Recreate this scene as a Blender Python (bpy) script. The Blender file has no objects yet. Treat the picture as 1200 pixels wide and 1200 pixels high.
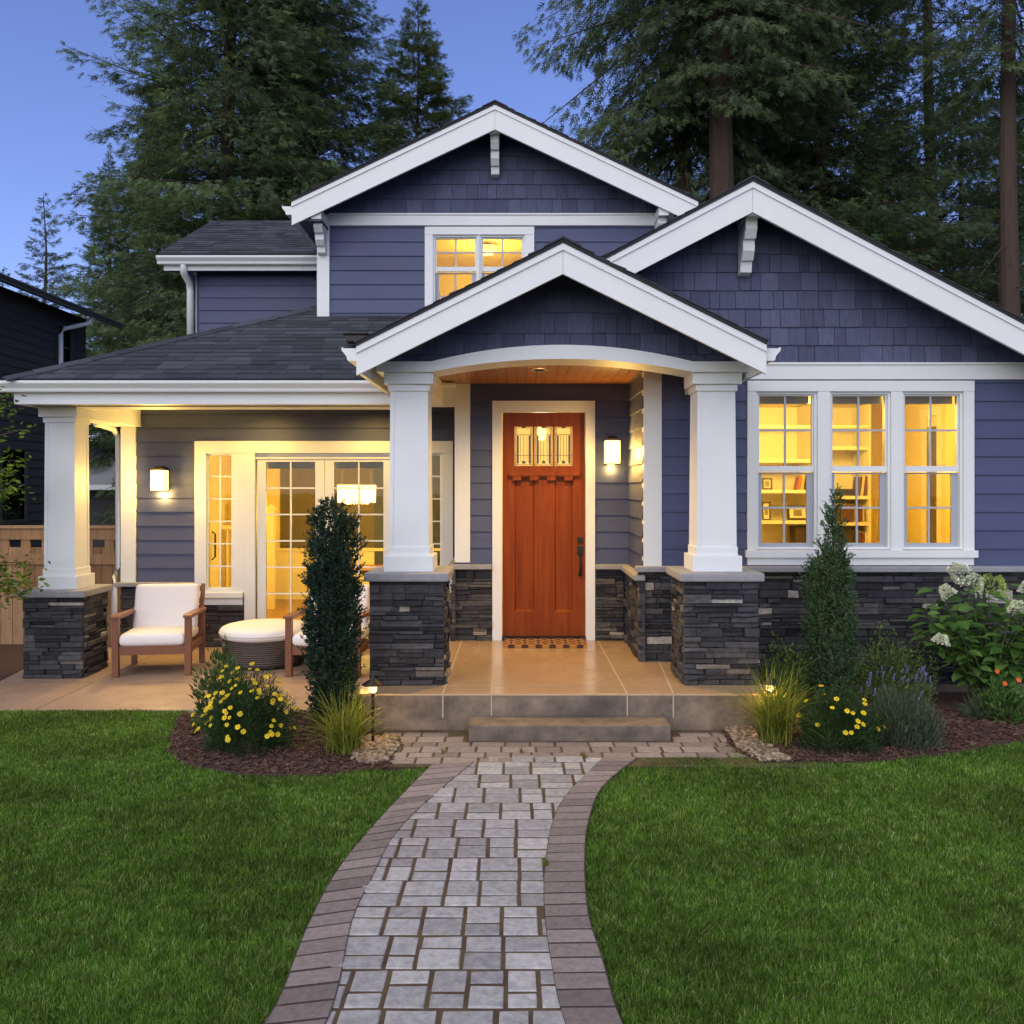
import bpy, bmesh, math, random
import numpy as np
from mathutils import Vector, Matrix

sc = bpy.context.scene
R = math.radians
# ------------------------------------------------------------------ camera
F, CX, CY, H = 1050.0, 605.0, 570.0, 1.97     # focal length and principal point in px of the 1200 px photo, eye height
cam_d = bpy.data.cameras.new('camera')
cam = bpy.data.objects.new('camera', cam_d)
sc.collection.objects.link(cam)
cam.location = (0, 0, H)
cam.rotation_euler = (R(90), 0, 0)
cam_d.sensor_width = 36
cam_d.lens = F / 1200 * 36
cam_d.shift_x = -(CX - 600) / 1200
cam_d.shift_y = (CY - 600) / 1200
cam_d.clip_start = 0.05
cam_d.clip_end = 3000
sc.camera = cam
# ------------------------------------------------------------------ sky, dusk light
SUN_EL, SUN_ROT = 42.0, 205.0
w = bpy.data.worlds.new('World')
sc.world = w
w.use_nodes = True
wn, wl = w.node_tree.nodes, w.node_tree.links
bg = wn['Background']
sky = wn.new('ShaderNodeTexSky')
sky.sky_type = 'NISHITA'
sky.sun_disc = False
sky.sun_elevation = R(SUN_EL)
sky.sun_rotation = R(SUN_ROT)
sky.air_density = 1.0
sky.dust_density = 0.2
sky.ozone_density = 3.0
tint = wn.new('ShaderNodeMix'); tint.data_type = 'RGBA'; tint.blend_type = 'MULTIPLY'
tint.inputs[0].default_value = 1.0
tint.inputs[7].default_value = (1.20, 1.11, 1.54, 1)      # the violet cast of the afterglow
wl.new(sky.outputs[0], tint.inputs[6]); wl.new(tint.outputs[2], bg.inputs[0])
bg.inputs[1].default_value = 0.093
sun_d = bpy.data.lights.new('sun', 'SUN')
sun = bpy.data.objects.new('sun', sun_d)
sc.collection.objects.link(sun)
sun_d.energy = 2.3
sun_d.angle = R(100)
sun_d.color = (1.0, 0.90, 0.64)
_az = R(SUN_ROT)
_d = Vector((math.sin(_az) * math.cos(R(SUN_EL)), math.cos(_az) * math.cos(R(SUN_EL)), math.sin(R(SUN_EL))))
sun.rotation_euler = _d.to_track_quat('Z', 'Y').to_euler()
sun.location = (0, -20, 20)
sc.view_settings.view_transform = 'Standard'
sc.view_settings.look = 'None'
sc.view_settings.exposure = 0.45
sc.view_settings.gamma = 1.0
sc.render.engine = 'CYCLES'
sc.cycles.use_denoising = True
sc.cycles.max_bounces = 8
sc.cycles.diffuse_bounces = 4
sc.cycles.glossy_bounces = 3
sc.cycles.transmission_bounces = 6
sc.cycles.transparent_max_bounces = 12
sc.cycles.caustics_reflective = False
sc.cycles.caustics_refractive = False
sc.cycles.sample_clamp_indirect = 6.0

# ------------------------------------------------------------------ helpers
def gp(px, py, z=0.0):
    """point of the photograph on the level z (the ground plan was measured off the photo)"""
    Y = F * (H - z) / (py - CY)
    return ((px - CX) / F * Y, Y)
def at(px, py, Y):
    return ((px - CX) / F * Y, Y, H + (CY - py) / F * Y)
def X(px, Y):
    return (px - CX) / F * Y
def Z(py, Y):
    return H + (CY - py) / F * Y

class MB:
    def __init__(s): s.v = []; s.f = []
    def add(s, vs, fs):
        n = len(s.v); s.v.extend([tuple(p) for p in vs]); s.f.extend([tuple(i + n for i in f) for f in fs]); return s
    def box(s, x0, x1, y0, y1, z0, z1):
        return s.add([(x0,y0,z0),(x1,y0,z0),(x1,y1,z0),(x0,y1,z0),(x0,y0,z1),(x1,y0,z1),(x1,y1,z1),(x0,y1,z1)],
              [(0,3,2,1),(4,5,6,7),(0,1,5,4),(1,2,6,5),(2,3,7,6),(3,0,4,7)])
    def bar(s, a, b, wx, wy, up=(0,0,1)):
        """rectangular bar from a to b"""
        a, b = Vector(a), Vector(b); d = (b-a).normalized(); u = Vector(up)
        if abs(d.dot(u)) > .95: u = Vector((0,1,0))
        sx = d.cross(u).normalized() * wx/2; sy = sx.cross(d).normalized() * wy/2
        vs = [a-sx-sy, a+sx-sy, a+sx+sy, a-sx+sy, b-sx-sy, b+sx-sy, b+sx+sy, b-sx+sy]
        return s.add(vs, [(0,3,2,1),(4,5,6,7),(0,1,5,4),(1,2,6,5),(2,3,7,6),(3,0,4,7)])
    def frustum(s, cx, cy, z0, z1, a0, b0, a1, b1):
        return s.add([(cx-a0,cy-b0,z0),(cx+a0,cy-b0,z0),(cx+a0,cy+b0,z0),(cx-a0,cy+b0,z0),
                      (cx-a1,cy-b1,z1),(cx+a1,cy-b1,z1),(cx+a1,cy+b1,z1),(cx-a1,cy+b1,z1)],
              [(0,3,2,1),(4,5,6,7),(0,1,5,4),(1,2,6,5),(2,3,7,6),(3,0,4,7)])
    def prism(s, pts, O, U, V, Wv):
        """polygon pts (a,b) in the frame O,U,V swept along Wv"""
        O, U, V, Wv = map(Vector, (O, U, V, Wv)); n = len(pts)
        lo = [O + U*a + V*b for a, b in pts]; hi = [p + Wv for p in lo]
        fs = [tuple(range(n-1,-1,-1)), tuple(range(n, 2*n))] + [(i,(i+1)%n,n+(i+1)%n,n+i) for i in range(n)]
        return s.add(lo+hi, fs)
    def tube(s, path, r, seg=8, cap=True):
        path = [Vector(p) for p in path]; n = len(path)
        rs = r if isinstance(r, (list, tuple)) else [r]*n
        ref = Vector((0,0,1)); vs = []
        for i, p in enumerate(path):
            t = (path[min(i+1,n-1)] - path[max(i-1,0)]).normalized()
            u = t.cross(ref if abs(t.dot(ref)) < .95 else Vector((0,1,0))).normalized(); v = u.cross(t)
            for k in range(seg):
                a = 2*math.pi*k/seg; vs.append(p + (u*math.cos(a)+v*math.sin(a))*rs[i])
        fs = [(i*seg+k, i*seg+(k+1)%seg, (i+1)*seg+(k+1)%seg, (i+1)*seg+k) for i in range(n-1) for k in range(seg)]
        if cap: fs += [tuple(range(seg-1,-1,-1)), tuple((n-1)*seg+k for k in range(seg))]
        return s.add(vs, fs)
    def lathe(s, prof, cx=0, cy=0, z=0, seg=24, sx=1, sy=1):
        n = len(prof); vs = []
        for r, h in prof:
            for k in range(seg):
                a = 2*math.pi*k/seg; vs.append((cx+r*sx*math.cos(a), cy+r*sy*math.sin(a), z+h))
        fs = [(i*seg+k, i*seg+(k+1)%seg, (i+1)*seg+(k+1)%seg, (i+1)*seg+k) for i in range(n-1) for k in range(seg)]
        fs += [tuple(range(seg-1,-1,-1)), tuple((n-1)*seg+k for k in range(seg))]
        return s.add(vs, fs)
    def pillow(s, c, sx, sy, sz, M=None, e1=.28, e2=.28, nu=22, nv=12):
        """rounded cushion (superellipsoid) of half sizes sx, sy, sz"""
        c = Vector(c); vs = []
        pw = lambda t, e: math.copysign(abs(t)**e, t)
        for i in range(nv+1):
            ph = -math.pi/2 + math.pi*i/nv
            for k in range(nu):
                th = 2*math.pi*k/nu
                p = Vector((sx*pw(math.cos(ph),e1)*pw(math.cos(th),e2), sy*pw(math.cos(ph),e1)*pw(math.sin(th),e2), sz*pw(math.sin(ph),.75)))
                if M is not None: p = M @ p
                vs.append(c+p)
        fs = [(i*nu+k, i*nu+(k+1)%nu, (i+1)*nu+(k+1)%nu, (i+1)*nu+k) for i in range(nv) for k in range(nu)]
        return s.add(vs, fs)
    def cblock(s, O, U, V, N, w, h, d, ch=.006, jit=0.0, rng=None):
        """block on a plane: corner O, size w x h, standing d proud along N, front edge chamfered"""
        O, U, V, N = Vector(O), Vector(U), Vector(V), Vector(N)
        j = (lambda: rng.uniform(-jit, jit)) if jit else (lambda: 0.0)
        c = min(ch, w*.3, h*.3); vs = []
        for (a, b) in ((0,0),(w,0),(w,h),(0,h)): vs.append(O+U*a+V*b)
        for (a, b) in ((0,0),(w,0),(w,h),(0,h)): vs.append(O+U*a+V*b+N*(d-c))
        for (a, b) in ((c,c),(w-c,c),(w-c,h-c),(c,h-c)): vs.append(O+U*(a+j())+V*(b+j())+N*(d+j()))
        fs = [(0,1,5,4),(1,2,6,5),(2,3,7,6),(3,0,4,7),(4,5,9,8),(5,6,10,9),(6,7,11,10),(7,4,8,11),(8,9,10,11)]
        return s.add(vs, fs)
    def clip(s, planes):
        """cut away what lies on the outer side of each (point, outward normal)"""
        bm = bmesh.new(); bvs = [bm.verts.new(p) for p in s.v]
        for f in s.f:
            try: bm.faces.new([bvs[i] for i in f])
            except ValueError: pass
        for co, no in planes:
            bmesh.ops.bisect_plane(bm, geom=bm.verts[:]+bm.edges[:]+bm.faces[:], plane_co=co, plane_no=no, clear_outer=True)
        bm.verts.index_update()
        s.v = [tuple(v.co) for v in bm.verts]; s.f = [tuple(v.index for v in f.verts) for f in bm.faces]; bm.free(); return s
    def build(s, name, mat, parent=None, smooth=False, org=None, bevel=0, local=False):
        me = bpy.data.meshes.new(name)
        if local: o3 = Vector((0,0,0))
        elif parent is not None: o3 = wloc(parent)
        elif org is not None: o3 = Vector(org)
        else:
            a = np.array(s.v); o3 = Vector(((a[:,0].min()+a[:,0].max())/2, (a[:,1].min()+a[:,1].max())/2, a[:,2].min()))
        me.from_pydata([(p[0]-o3.x, p[1]-o3.y, p[2]-o3.z) for p in s.v], [], s.f)
        bm = bmesh.new(); bm.from_mesh(me); bmesh.ops.recalc_face_normals(bm, faces=bm.faces[:])
        if bevel:
            bmesh.ops.bevel(bm, geom=[e for e in bm.edges if len(e.link_faces)==2 and e.calc_face_angle() > .5], offset=bevel, segments=2, affect='EDGES', profile=.7, clamp_overlap=True)
        bm.to_mesh(me); bm.free()
        me.materials.append(mat)
        if smooth: me.polygons.foreach_set('use_smooth', [True]*len(me.polygons))
        return link(name, me, parent, o3)
def wloc(o):
    v = Vector((0,0,0))
    while o is not None: v += o.location; o = o.parent
    return v
def link(name, me, parent=None, loc=(0,0,0)):
    o = bpy.data.objects.new(name, me); sc.collection.objects.link(o)
    if parent is not None: o.parent = parent
    else: o.location = loc
    return o
def npmesh(name, verts, faces, mat, parent=None, loc=(0,0,0), smooth=False):
    """verts (n,3) local, faces (m,k) of one size"""
    me = bpy.data.meshes.new(name); k = faces.shape[1]
    me.vertices.add(len(verts)); me.vertices.foreach_set('co', np.ascontiguousarray(verts, np.float32).ravel())
    me.loops.add(faces.size); me.loops.foreach_set('vertex_index', faces.astype(np.int32).ravel())
    me.polygons.add(len(faces)); me.polygons.foreach_set('loop_start', np.arange(0, faces.size, k, dtype=np.int32))
    if smooth: me.polygons.foreach_set('use_smooth', np.ones(len(faces), bool))
    me.update(calc_edges=True); me.materials.append(mat)
    return link(name, me, parent, loc)
def tag(o, label=None, cat=None, group=None, kind=None):
    if label: o['label'] = label
    if cat: o['category'] = cat
    if group: o['group'] = group
    if kind: o['kind'] = kind
    return o
def thing(name, label, cat, loc, group=None, rz=0):
    o = bpy.data.objects.new(name, None); sc.collection.objects.link(o); o.location = loc; o.rotation_euler.z = rz
    o.empty_display_size = .1
    return tag(o, label, cat, group)
def copy_tree(o, parent=None):
    c = o.copy(); sc.collection.objects.link(c); c.parent = parent
    for ch in list(o.children): copy_tree(ch, c)
    return c
def lamp(name, loc, energy, color, size=.05, kind='POINT', parent=None, spot=None, rot=None):
    d = bpy.data.lights.new(name, kind); d.energy = energy; d.color = color
    if kind in ('POINT','SPOT'): d.shadow_soft_size = size
    if kind == 'AREA': d.size = size
    if spot: d.spot_size = R(spot); d.spot_blend = .8
    o = bpy.data.objects.new(name, d); sc.collection.objects.link(o)
    if parent is not None: o.parent = parent; o.location = Vector(loc) - wloc(parent)
    else: o.location = loc
    if rot: o.rotation_euler = rot
    return o

# ------------------------------------------------------------------ materials
def newmat(name):
    m = bpy.data.materials.new(name); m.use_nodes = True
    return m, m.node_tree.nodes, m.node_tree.links, m.node_tree.nodes['Principled BSDF']
def node(ns, t, **kw):
    n = ns.new(t)
    for k, v in kw.items():
        if k.startswith('i_'):
            key = k[2:]; n.inputs[int(key) if key.isdigit() else key].default_value = v
        else: setattr(n, k, v)
    return n
def mixc(ns, ls, fac, a, b, mode='MIX'):
    n = ns.new('ShaderNodeMix'); n.data_type = 'RGBA'; n.blend_type = mode
    for sock, val in ((0, fac), (6, a), (7, b)):
        if hasattr(val, 'is_linked'): ls.new(val, n.inputs[sock])
        elif sock == 0: n.inputs[0].default_value = val
        else: n.inputs[sock].default_value = (*val, 1) if len(val) == 3 else val
    return n.outputs[2]
def ramp(ns, ls, src, stops):
    n = ns.new('ShaderNodeValToRGB'); cr = n.color_ramp
    while len(cr.elements) < len(stops): cr.elements.new(.5)
    for e, (p, c) in zip(cr.elements, stops):
        e.position = p; e.color = (*c, 1) if hasattr(c, '__len__') else (c, c, c, 1)
    ls.new(src, n.inputs[0]); return n.outputs[0]
def noise(ns, ls, scale, detail=4, rough=.6, vec=None, stretch=None):
    n = node(ns, 'ShaderNodeTexNoise', i_Scale=scale, i_Detail=detail, i_Roughness=rough)
    if vec is None: vec = node(ns, 'ShaderNodeNewGeometry').outputs['Position']
    if stretch:
        mp = node(ns, 'ShaderNodeMapping'); mp.inputs['Scale'].default_value = stretch; ls.new(vec, mp.inputs[0]); vec = mp.outputs[0]
    ls.new(vec, n.inputs['Vector']); return n.outputs['Fac']
def island(ns): return node(ns, 'ShaderNodeNewGeometry').outputs['Random Per Island']
def bump(ns, ls, bs, h, strength=.3, dist=.01):
    b = node(ns, 'ShaderNodeBump', i_Strength=strength, i_Distance=dist); ls.new(h, b.inputs['Height']); ls.new(b.outputs[0], bs.inputs['Normal'])
def plain(name, col, rough=.55, var=.12, scale=3, bump_s=.0, bscale=60, metal=0, stretch=None, spec=.5, coat=0):
    m, ns, ls, bs = newmat(name)
    n = noise(ns, ls, scale, 5, .65, stretch=stretch)
    c = mixc(ns, ls, n, tuple(x*(1-var) for x in col), tuple(min(1, x*(1+var)) for x in col))
    ls.new(c, bs.inputs['Base Color'])
    bs.inputs['Roughness'].default_value = rough; bs.inputs['Metallic'].default_value = metal
    bs.inputs['Specular IOR Level'].default_value = spec
    if coat: bs.inputs['Coat Weight'].default_value = coat; bs.inputs['Coat Roughness'].default_value = .15
    if bump_s: bump(ns, ls, bs, noise(ns, ls, bscale, 4, .6, stretch=stretch), bump_s)
    return m
def pieces(name, stops, rough=.85, nvar=.35, nscale=30, bump_s=.5, bscale=45, stretch=None, spec=.3, dist=.01):
    """one colour per loose piece (stone, shingle, paver) plus fine mottling"""
    m, ns, ls, bs = newmat(name)
    base = ramp(ns, ls, island(ns), stops)
    n = noise(ns, ls, nscale, 6, .7, stretch=stretch)
    g = ramp(ns, ls, n, [(.25, 1-nvar), (.75, 1+nvar)])
    mm = ns.new('ShaderNodeVectorMath'); mm.operation = 'MULTIPLY'; ls.new(base, mm.inputs[0]); ls.new(g, mm.inputs[1])
    ls.new(mm.outputs[0], bs.inputs['Base Color']); bs.inputs['Roughness'].default_value = rough; bs.inputs['Specular IOR Level'].default_value = spec
    if bump_s: bump(ns, ls, bs, noise(ns, ls, bscale, 6, .7, stretch=stretch), bump_s, dist)
    return m
def leafmat(name, dark, mid, light, trans=.35, rough=.6, nscale=2.0):
    m, ns, ls, bs = newmat(name)
    c = ramp(ns, ls, island(ns), [(0, dark), (.55, mid), (1, light)])
    n = ramp(ns, ls, noise(ns, ls, nscale, 3), [(.3, .65), (.7, 1.3)])
    mm = ns.new('ShaderNodeVectorMath'); mm.operation = 'MULTIPLY'; ls.new(c, mm.inputs[0]); ls.new(n, mm.inputs[1])
    ls.new(mm.outputs[0], bs.inputs['Base Color']); bs.inputs['Roughness'].default_value = rough; bs.inputs['Specular IOR Level'].default_value = .25
    tr = ns.new('ShaderNodeBsdfTranslucent'); ls.new(mm.outputs[0], tr.inputs[0])
    mx = ns.new('ShaderNodeMixShader'); mx.inputs[0].default_value = trans
    ls.new(bs.outputs[0], mx.inputs[1]); ls.new(tr.outputs[0], mx.inputs[2]); ls.new(mx.outputs[0], ns['Material Output'].inputs[0])
    return m
def emit(name, col, strength, body=None):
    m, ns, ls, bs = newmat(name)
    bs.inputs['Base Color'].default_value = (*(body or col), 1); bs.inputs['Emission Color'].default_value = (*col, 1); bs.inputs['Emission Strength'].default_value = strength
    bs.inputs['Roughness'].default_value = .4
    return m
def glassmat(name, tint=(.95,.97,.96), refl=1.45):
    m, ns, ls, bs = newmat(name); ns.remove(bs)
    t = ns.new('ShaderNodeBsdfTransparent'); t.inputs[0].default_value = (*tint, 1)
    g = ns.new('ShaderNodeBsdfGlossy'); g.inputs['Roughness'].default_value = .02
    fr = node(ns, 'ShaderNodeFresnel', i_IOR=refl)
    nz = noise(ns, ls, 3, 2); b = node(ns, 'ShaderNodeBump', i_Strength=.04, i_Distance=.02); ls.new(nz, b.inputs['Height']); ls.new(b.outputs[0], g.inputs['Normal'])
    mx = ns.new('ShaderNodeMixShader'); ls.new(fr.outputs[0], mx.inputs[0]); ls.new(t.outputs[0], mx.inputs[1]); ls.new(g.outputs[0], mx.inputs[2])
    ls.new(mx.outputs[0], ns['Material Output'].inputs[0]); return m

M = {}
M['white'] = plain('white_paint', (.71,.73,.72), .5, .07, 2.0, .08, 70)
M['siding'] = pieces('blue_siding_paint', [(0,(.049,.062,.132)),(.5,(.055,.068,.144)),(1,(.061,.074,.155))], .55, .13, 1.6, .15, 40, stretch=(1,1,8), spec=.45)
M['gable'] = pieces('blue_shingle_paint', [(0,(.060,.070,.125)),(.5,(.075,.087,.152)),(1,(.094,.107,.182))], .7, .32, 9, .45, 12, stretch=(7,7,.6))
M['stone'] = pieces('ledgestone', [(0,(.022,.022,.026)),(.35,(.036,.036,.041)),(.7,(.058,.057,.062)),(.9,(.085,.082,.082)),(.955,(.13,.115,.095)),(.975,(.30,.27,.22)),(1,(.40,.38,.33))], .8, .5, 22, .8, 38, spec=.35, dist=.012)
M['cap'] = plain('cut_stone_cap', (.27,.27,.28), .8, .28, 14, .5, 60)
M['roof'] = pieces('roof_shingle', [(0,(.028,.031,.04)),(.5,(.043,.047,.058)),(1,(.065,.07,.085))], .9, .3, 60, .6, 220, spec=.3)
M['soffit'] = plain('soffit_paint', (.06,.062,.11), .6, .06)
M['ceilwood'] = plain('cedar_ceiling', (.36,.14,.045), .35, .35, 3, .1, 30, stretch=(6,.7,1), coat=.3)
M['concrete'] = None
M['window_grey'] = plain('grey_screen_frame', (.36,.39,.44), .5, .05)
M['black'] = plain('dark_bronze_metal', (.025,.022,.02), .4, .1, metal=.6)
M['glass'] = glassmat('window_glass', (.64,.64,.62), 1.33)
M['cream'] = plain('cream_wall_paint', (.86,.72,.33), .6, .04)
M['creamtrim'] = plain('cream_trim_paint', (.85,.78,.62), .45, .03)
M['taupe'] = plain('taupe_wall_paint', (.13,.105,.07), .6, .08)
M['floorwood'] = plain('oak_floor', (.33,.18,.075), .35, .3, 3, stretch=(.6,6,1))
M['bark'] = plain('fir_bark', (.055,.036,.027), .95, .45, 5, .9, 9, stretch=(3,3,.5))
M['barkdark'] = plain('grey_bark', (.07,.055,.045), .95, .4, 5, .9, 9, stretch=(3,3,.5))
def door_wood():
    m, ns, ls, bs = newmat('stained_mahogany')
    n1 = noise(ns, ls, 2.2, 6, .65, stretch=(9,9,.55)); n2 = noise(ns, ls, 1.2, 3, .5, stretch=(2.5,2.5,.7))
    c = ramp(ns, ls, n1, [(.22,(.075,.013,.003)),(.45,(.21,.040,.005)),(.6,(.27,.058,.007)),(.8,(.35,.09,.012))])
    c = mixc(ns, ls, n2, c, (.17,.033,.005)); ls.new(c, bs.inputs['Base Color'])
    bs.inputs['Roughness'].default_value = .5; bs.inputs['Specular IOR Level'].default_value = .15; bs.inputs['Coat Weight'].default_value = .04; bs.inputs['Coat Roughness'].default_value = .2
    bump(ns, ls, bs, n1, .08); return m
M['door'] = door_wood()
M['chairwood'] = plain('teak_stain', (.17,.062,.028), .45, .3, 3, .1, 30, stretch=(5,5,.7))
M['cushion'] = plain('off_white_canvas', (.76,.73,.71), .9, .03, 6, .12, 300, spec=.2)
def wicker():
    m, ns, ls, bs = newmat('brown_wicker')
    tc = ns.new('ShaderNodeTexCoord')
    wv = node(ns, 'ShaderNodeTexWave', wave_type='BANDS', bands_direction='Z', i_Scale=14, i_Distortion=1.5); ls.new(tc.outputs['Object'], wv.inputs[0])
    ck = node(ns, 'ShaderNodeTexNoise', i_Scale=22, i_Detail=3); ls.new(tc.outputs['Object'], ck.inputs[0])
    c = mixc(ns, ls, wv.outputs['Fac'], (.035,.025,.02), (.13,.10,.085)); c = mixc(ns, ls, ck.outputs['Fac'], c, (.045,.033,.027)); ls.new(c, bs.inputs['Base Color'])
    bs.inputs['Roughness'].default_value = .6; bump(ns, ls, bs, wv.outputs['Fac'], .8, .01); return m
M['wicker'] = wicker()
def concrete(name, a, b, rough, tint, sc2=3.0, hi=.45):
    m, ns, ls, bs = newmat(name)
    n1 = noise(ns, ls, 1.7, 6, .6); n2 = noise(ns, ls, sc2, 6, .65); n3 = noise(ns, ls, 120, 2)
    c = ramp(ns, ls, n1, [(.3,a),(.7,b)]); c = mixc(ns, ls, ramp(ns, ls, n2, [(.35,0),(.75,hi)]), c, tint); ls.new(c, bs.inputs['Base Color'])
    ls.new(ramp(ns, ls, n2, [(.3,rough-.1),(.7,rough+.15)]), bs.inputs['Roughness']); bump(ns, ls, bs, n3, .12, .004); return m
M['porch'] = concrete('sealed_tan_concrete', (.35,.235,.13), (.46,.32,.185), .19, (.25,.165,.09))
M['patio'] = concrete('tan_patio_concrete', (.28,.19,.135), (.40,.28,.20), .5, (.20,.14,.105))
M['riser'] = concrete('stained_grey_concrete', (.085,.068,.053), (.29,.215,.148), .6, (.048,.040,.032), 6.0, .9)
M['joint'] = plain('control_joint', (.42,.34,.25), .8, .15)
M['paver'] = pieces('grey_concrete_paver', [(0,(.235,.228,.225)),(.4,(.295,.288,.283)),(.75,(.345,.338,.33)),(1,(.41,.40,.385))], .8, .4, 22, .5, 90, dist=.006)
M['border'] = pieces('mauve_border_paver', [(0,(.15,.125,.115)),(.5,(.205,.172,.158)),(1,(.27,.23,.21))], .8, .3, 35, .5, 90, dist=.006)
M['mulch'] = plain('bark_mulch', (.055,.03,.021), .95, .6, 40, 1.0, 60)
M['chip'] = pieces('bark_chips', [(0,(.03,.016,.012)),(.5,(.075,.038,.026)),(1,(.13,.075,.052))], .95, .4, 40, 0)
M['rock'] = pieces('river_rock', [(0,(.10,.075,.05)),(.5,(.21,.155,.105)),(1,(.34,.275,.20))], .7, .25, 25, .2)
def mossmat():
    m, ns, ls, bs = newmat('mossy_joint_sand')
    c = ramp(ns, ls, noise(ns, ls, 5, 5), [(.35,(.055,.034,.018)),(.55,(.10,.066,.032)),(.7,(.075,.075,.024))]); ls.new(c, bs.inputs['Base Color'])
    bs.inputs['Roughness'].default_value = 1; bump(ns, ls, bs, noise(ns, ls, 150, 3), .6); return m
M['moss'] = mossmat()
M['soil'] = plain('lawn_soil', (.022,.036,.010), 1, .4, 12)
M['ground'] = plain('rough_ground', (.035,.045,.018), 1, .4, .6)
def grassmat():
    m, ns, ls, bs = newmat('lawn_blades')
    c = ramp(ns, ls, island(ns), [(0,(.040,.105,.008)),(.45,(.085,.195,.015)),(.84,(.155,.28,.036)),(1,(.42,.43,.19))])
    n = ramp(ns, ls, noise(ns, ls, 1.0, 4, .65), [(.3,.55),(.7,1.4)]); n2 = ramp(ns, ls, noise(ns, ls, 11, 3, .6), [(.3,.65),(.7,1.35)])
    mm = ns.new('ShaderNodeVectorMath'); mm.operation = 'MULTIPLY'; ls.new(c, mm.inputs[0]); ls.new(n, mm.inputs[1])
    m2 = ns.new('ShaderNodeVectorMath'); m2.operation = 'MULTIPLY'; ls.new(mm.outputs[0], m2.inputs[0]); ls.new(n2, m2.inputs[1])
    ls.new(m2.outputs[0], bs.inputs['Base Color']); bs.inputs['Roughness'].default_value = .55; bs.inputs['Specular IOR Level'].default_value = .25
    tr = ns.new('ShaderNodeBsdfTranslucent'); ls.new(m2.outputs[0], tr.inputs[0]); mx = ns.new('ShaderNodeMixShader'); mx.inputs[0].default_value = .3
    ls.new(bs.outputs[0], mx.inputs[1]); ls.new(tr.outputs[0], mx.inputs[2]); ls.new(mx.outputs[0], ns['Material Output'].inputs[0]); return m
M['grass'] = grassmat()
M['fence'] = pieces('cedar_fence_board', [(0,(.22,.125,.062)),(.5,(.30,.18,.095)),(1,(.38,.245,.14))], .8, .3, 4, .3, 10, stretch=(6,6,.8))
M['neigh'] = plain('charcoal_siding', (.040,.038,.039), .75, .12, 1.5, .1, 30)
M['neightrim'] = plain('charcoal_trim', (.045,.045,.05), .6, .1)
M['nglass'] = glassmat('neighbour_glass', (.25,.28,.33), 1.9)
M['fir'] = leafmat('fir_needles', (.062,.108,.048), (.112,.172,.068), (.19,.245,.092), .4, nscale=.35)
M['fir2'] = leafmat('spruce_needles', (.075,.118,.042), (.13,.185,.06), (.21,.26,.085), .45, nscale=.35)
M['fir3'] = leafmat('hemlock_needles', (.055,.09,.045), (.10,.15,.066), (.17,.22,.09), .45, nscale=.35)
M['yew'] = leafmat('yew_needles', (.010,.026,.017), (.020,.046,.028), (.038,.075,.042), .2, nscale=6)
M['juniper'] = leafmat('juniper_needles', (.032,.068,.027), (.060,.112,.043), (.10,.165,.065), .2, nscale=6)
M['fern'] = leafmat('threadleaf', (.020,.045,.014), (.040,.085,.026), (.07,.13,.04), .3, nscale=5)
M['shrub'] = leafmat('shrub_leaf', (.04,.075,.02), (.075,.13,.035), (.13,.19,.06), .35, nscale=5)
M['lowshrub'] = leafmat('low_shrub_leaf', (.06,.11,.026), (.11,.185,.042), (.17,.26,.065), .3, nscale=5)
M['maple'] = leafmat('bright_leaf', (.06,.12,.012), (.11,.20,.02), (.18,.29,.035), .45, nscale=4)
M['blade'] = leafmat('ornamental_grass', (.10,.13,.015), (.19,.23,.03), (.33,.36,.06), .4, nscale=5)
M['lavleaf'] = leafmat('lavender_leaf', (.05,.075,.04), (.085,.12,.065), (.13,.17,.095), .3, nscale=5)
M['hydleaf'] = leafmat('hydrangea_leaf', (.048,.11,.02), (.085,.18,.035), (.13,.24,.055), .35, nscale=5)
M['yellow'] = leafmat('yellow_petal', (.62,.42,.01), (.72,.52,.012), (.78,.60,.02), .2, nscale=8)
M['yelloweye'] = plain('flower_eye', (.50,.26,.01), .8)
M['hydflower'] = leafmat('hydrangea_floret', (.52,.58,.34), (.72,.75,.58), (.80,.81,.74), .3, nscale=8)
M['hydgreen'] = leafmat('green_floret', (.30,.42,.08), (.42,.54,.13), (.52,.62,.22), .3, nscale=8)
M['lavflower'] = leafmat('lavender_floret', (.17,.16,.33), (.24,.23,.42), (.32,.30,.5), .3, nscale=8)
M['orange'] = leafmat('orange_petal', (.65,.07,.01), (.75,.11,.015), (.8,.16,.02), .2, nscale=8)
M['stem'] = plain('green_stem', (.06,.09,.03), .7, .2)
M['twig'] = plain('brown_twig', (.08,.055,.035), .9, .3)
WARM = (1.0, .60, .14)
WARM2 = (1.0, .68, .14)
M['lampglass'] = emit('lit_lamp_glass', (1.0,.66,.24), 2.1)
M['bulb'] = emit('lit_bulb', (1.0,.66,.28), 14)
M['crystal'] = emit('lit_crystal', (1.0,.80,.45), 3.2)
M['artglass'] = None
M['roofedge'] = plain('black_drip_edge', (.014,.014,.016), .8, .2)
M['apron'] = pieces('tan_apron_paver', [(0,(.17,.14,.125)),(.5,(.225,.19,.17)),(1,(.28,.24,.215))], .8, .3, 22, .5, 90, dist=.006)
M['borderjoint'] = plain('dark_border_joint', (.045,.033,.026), 1, .4, 8)
# ------------------------------------------------------------------ ground, path, porch
rng = random.Random(4)
FRONT = (0,-1,0)
def struct(o): return tag(o, kind='structure')
struct(MB().add([(-900,-200,-.09),(900,-200,-.09),(900,1500,-.09),(-900,1500,-.09)], [(0,1,2,3)]).build('ground', M['ground']))

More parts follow.
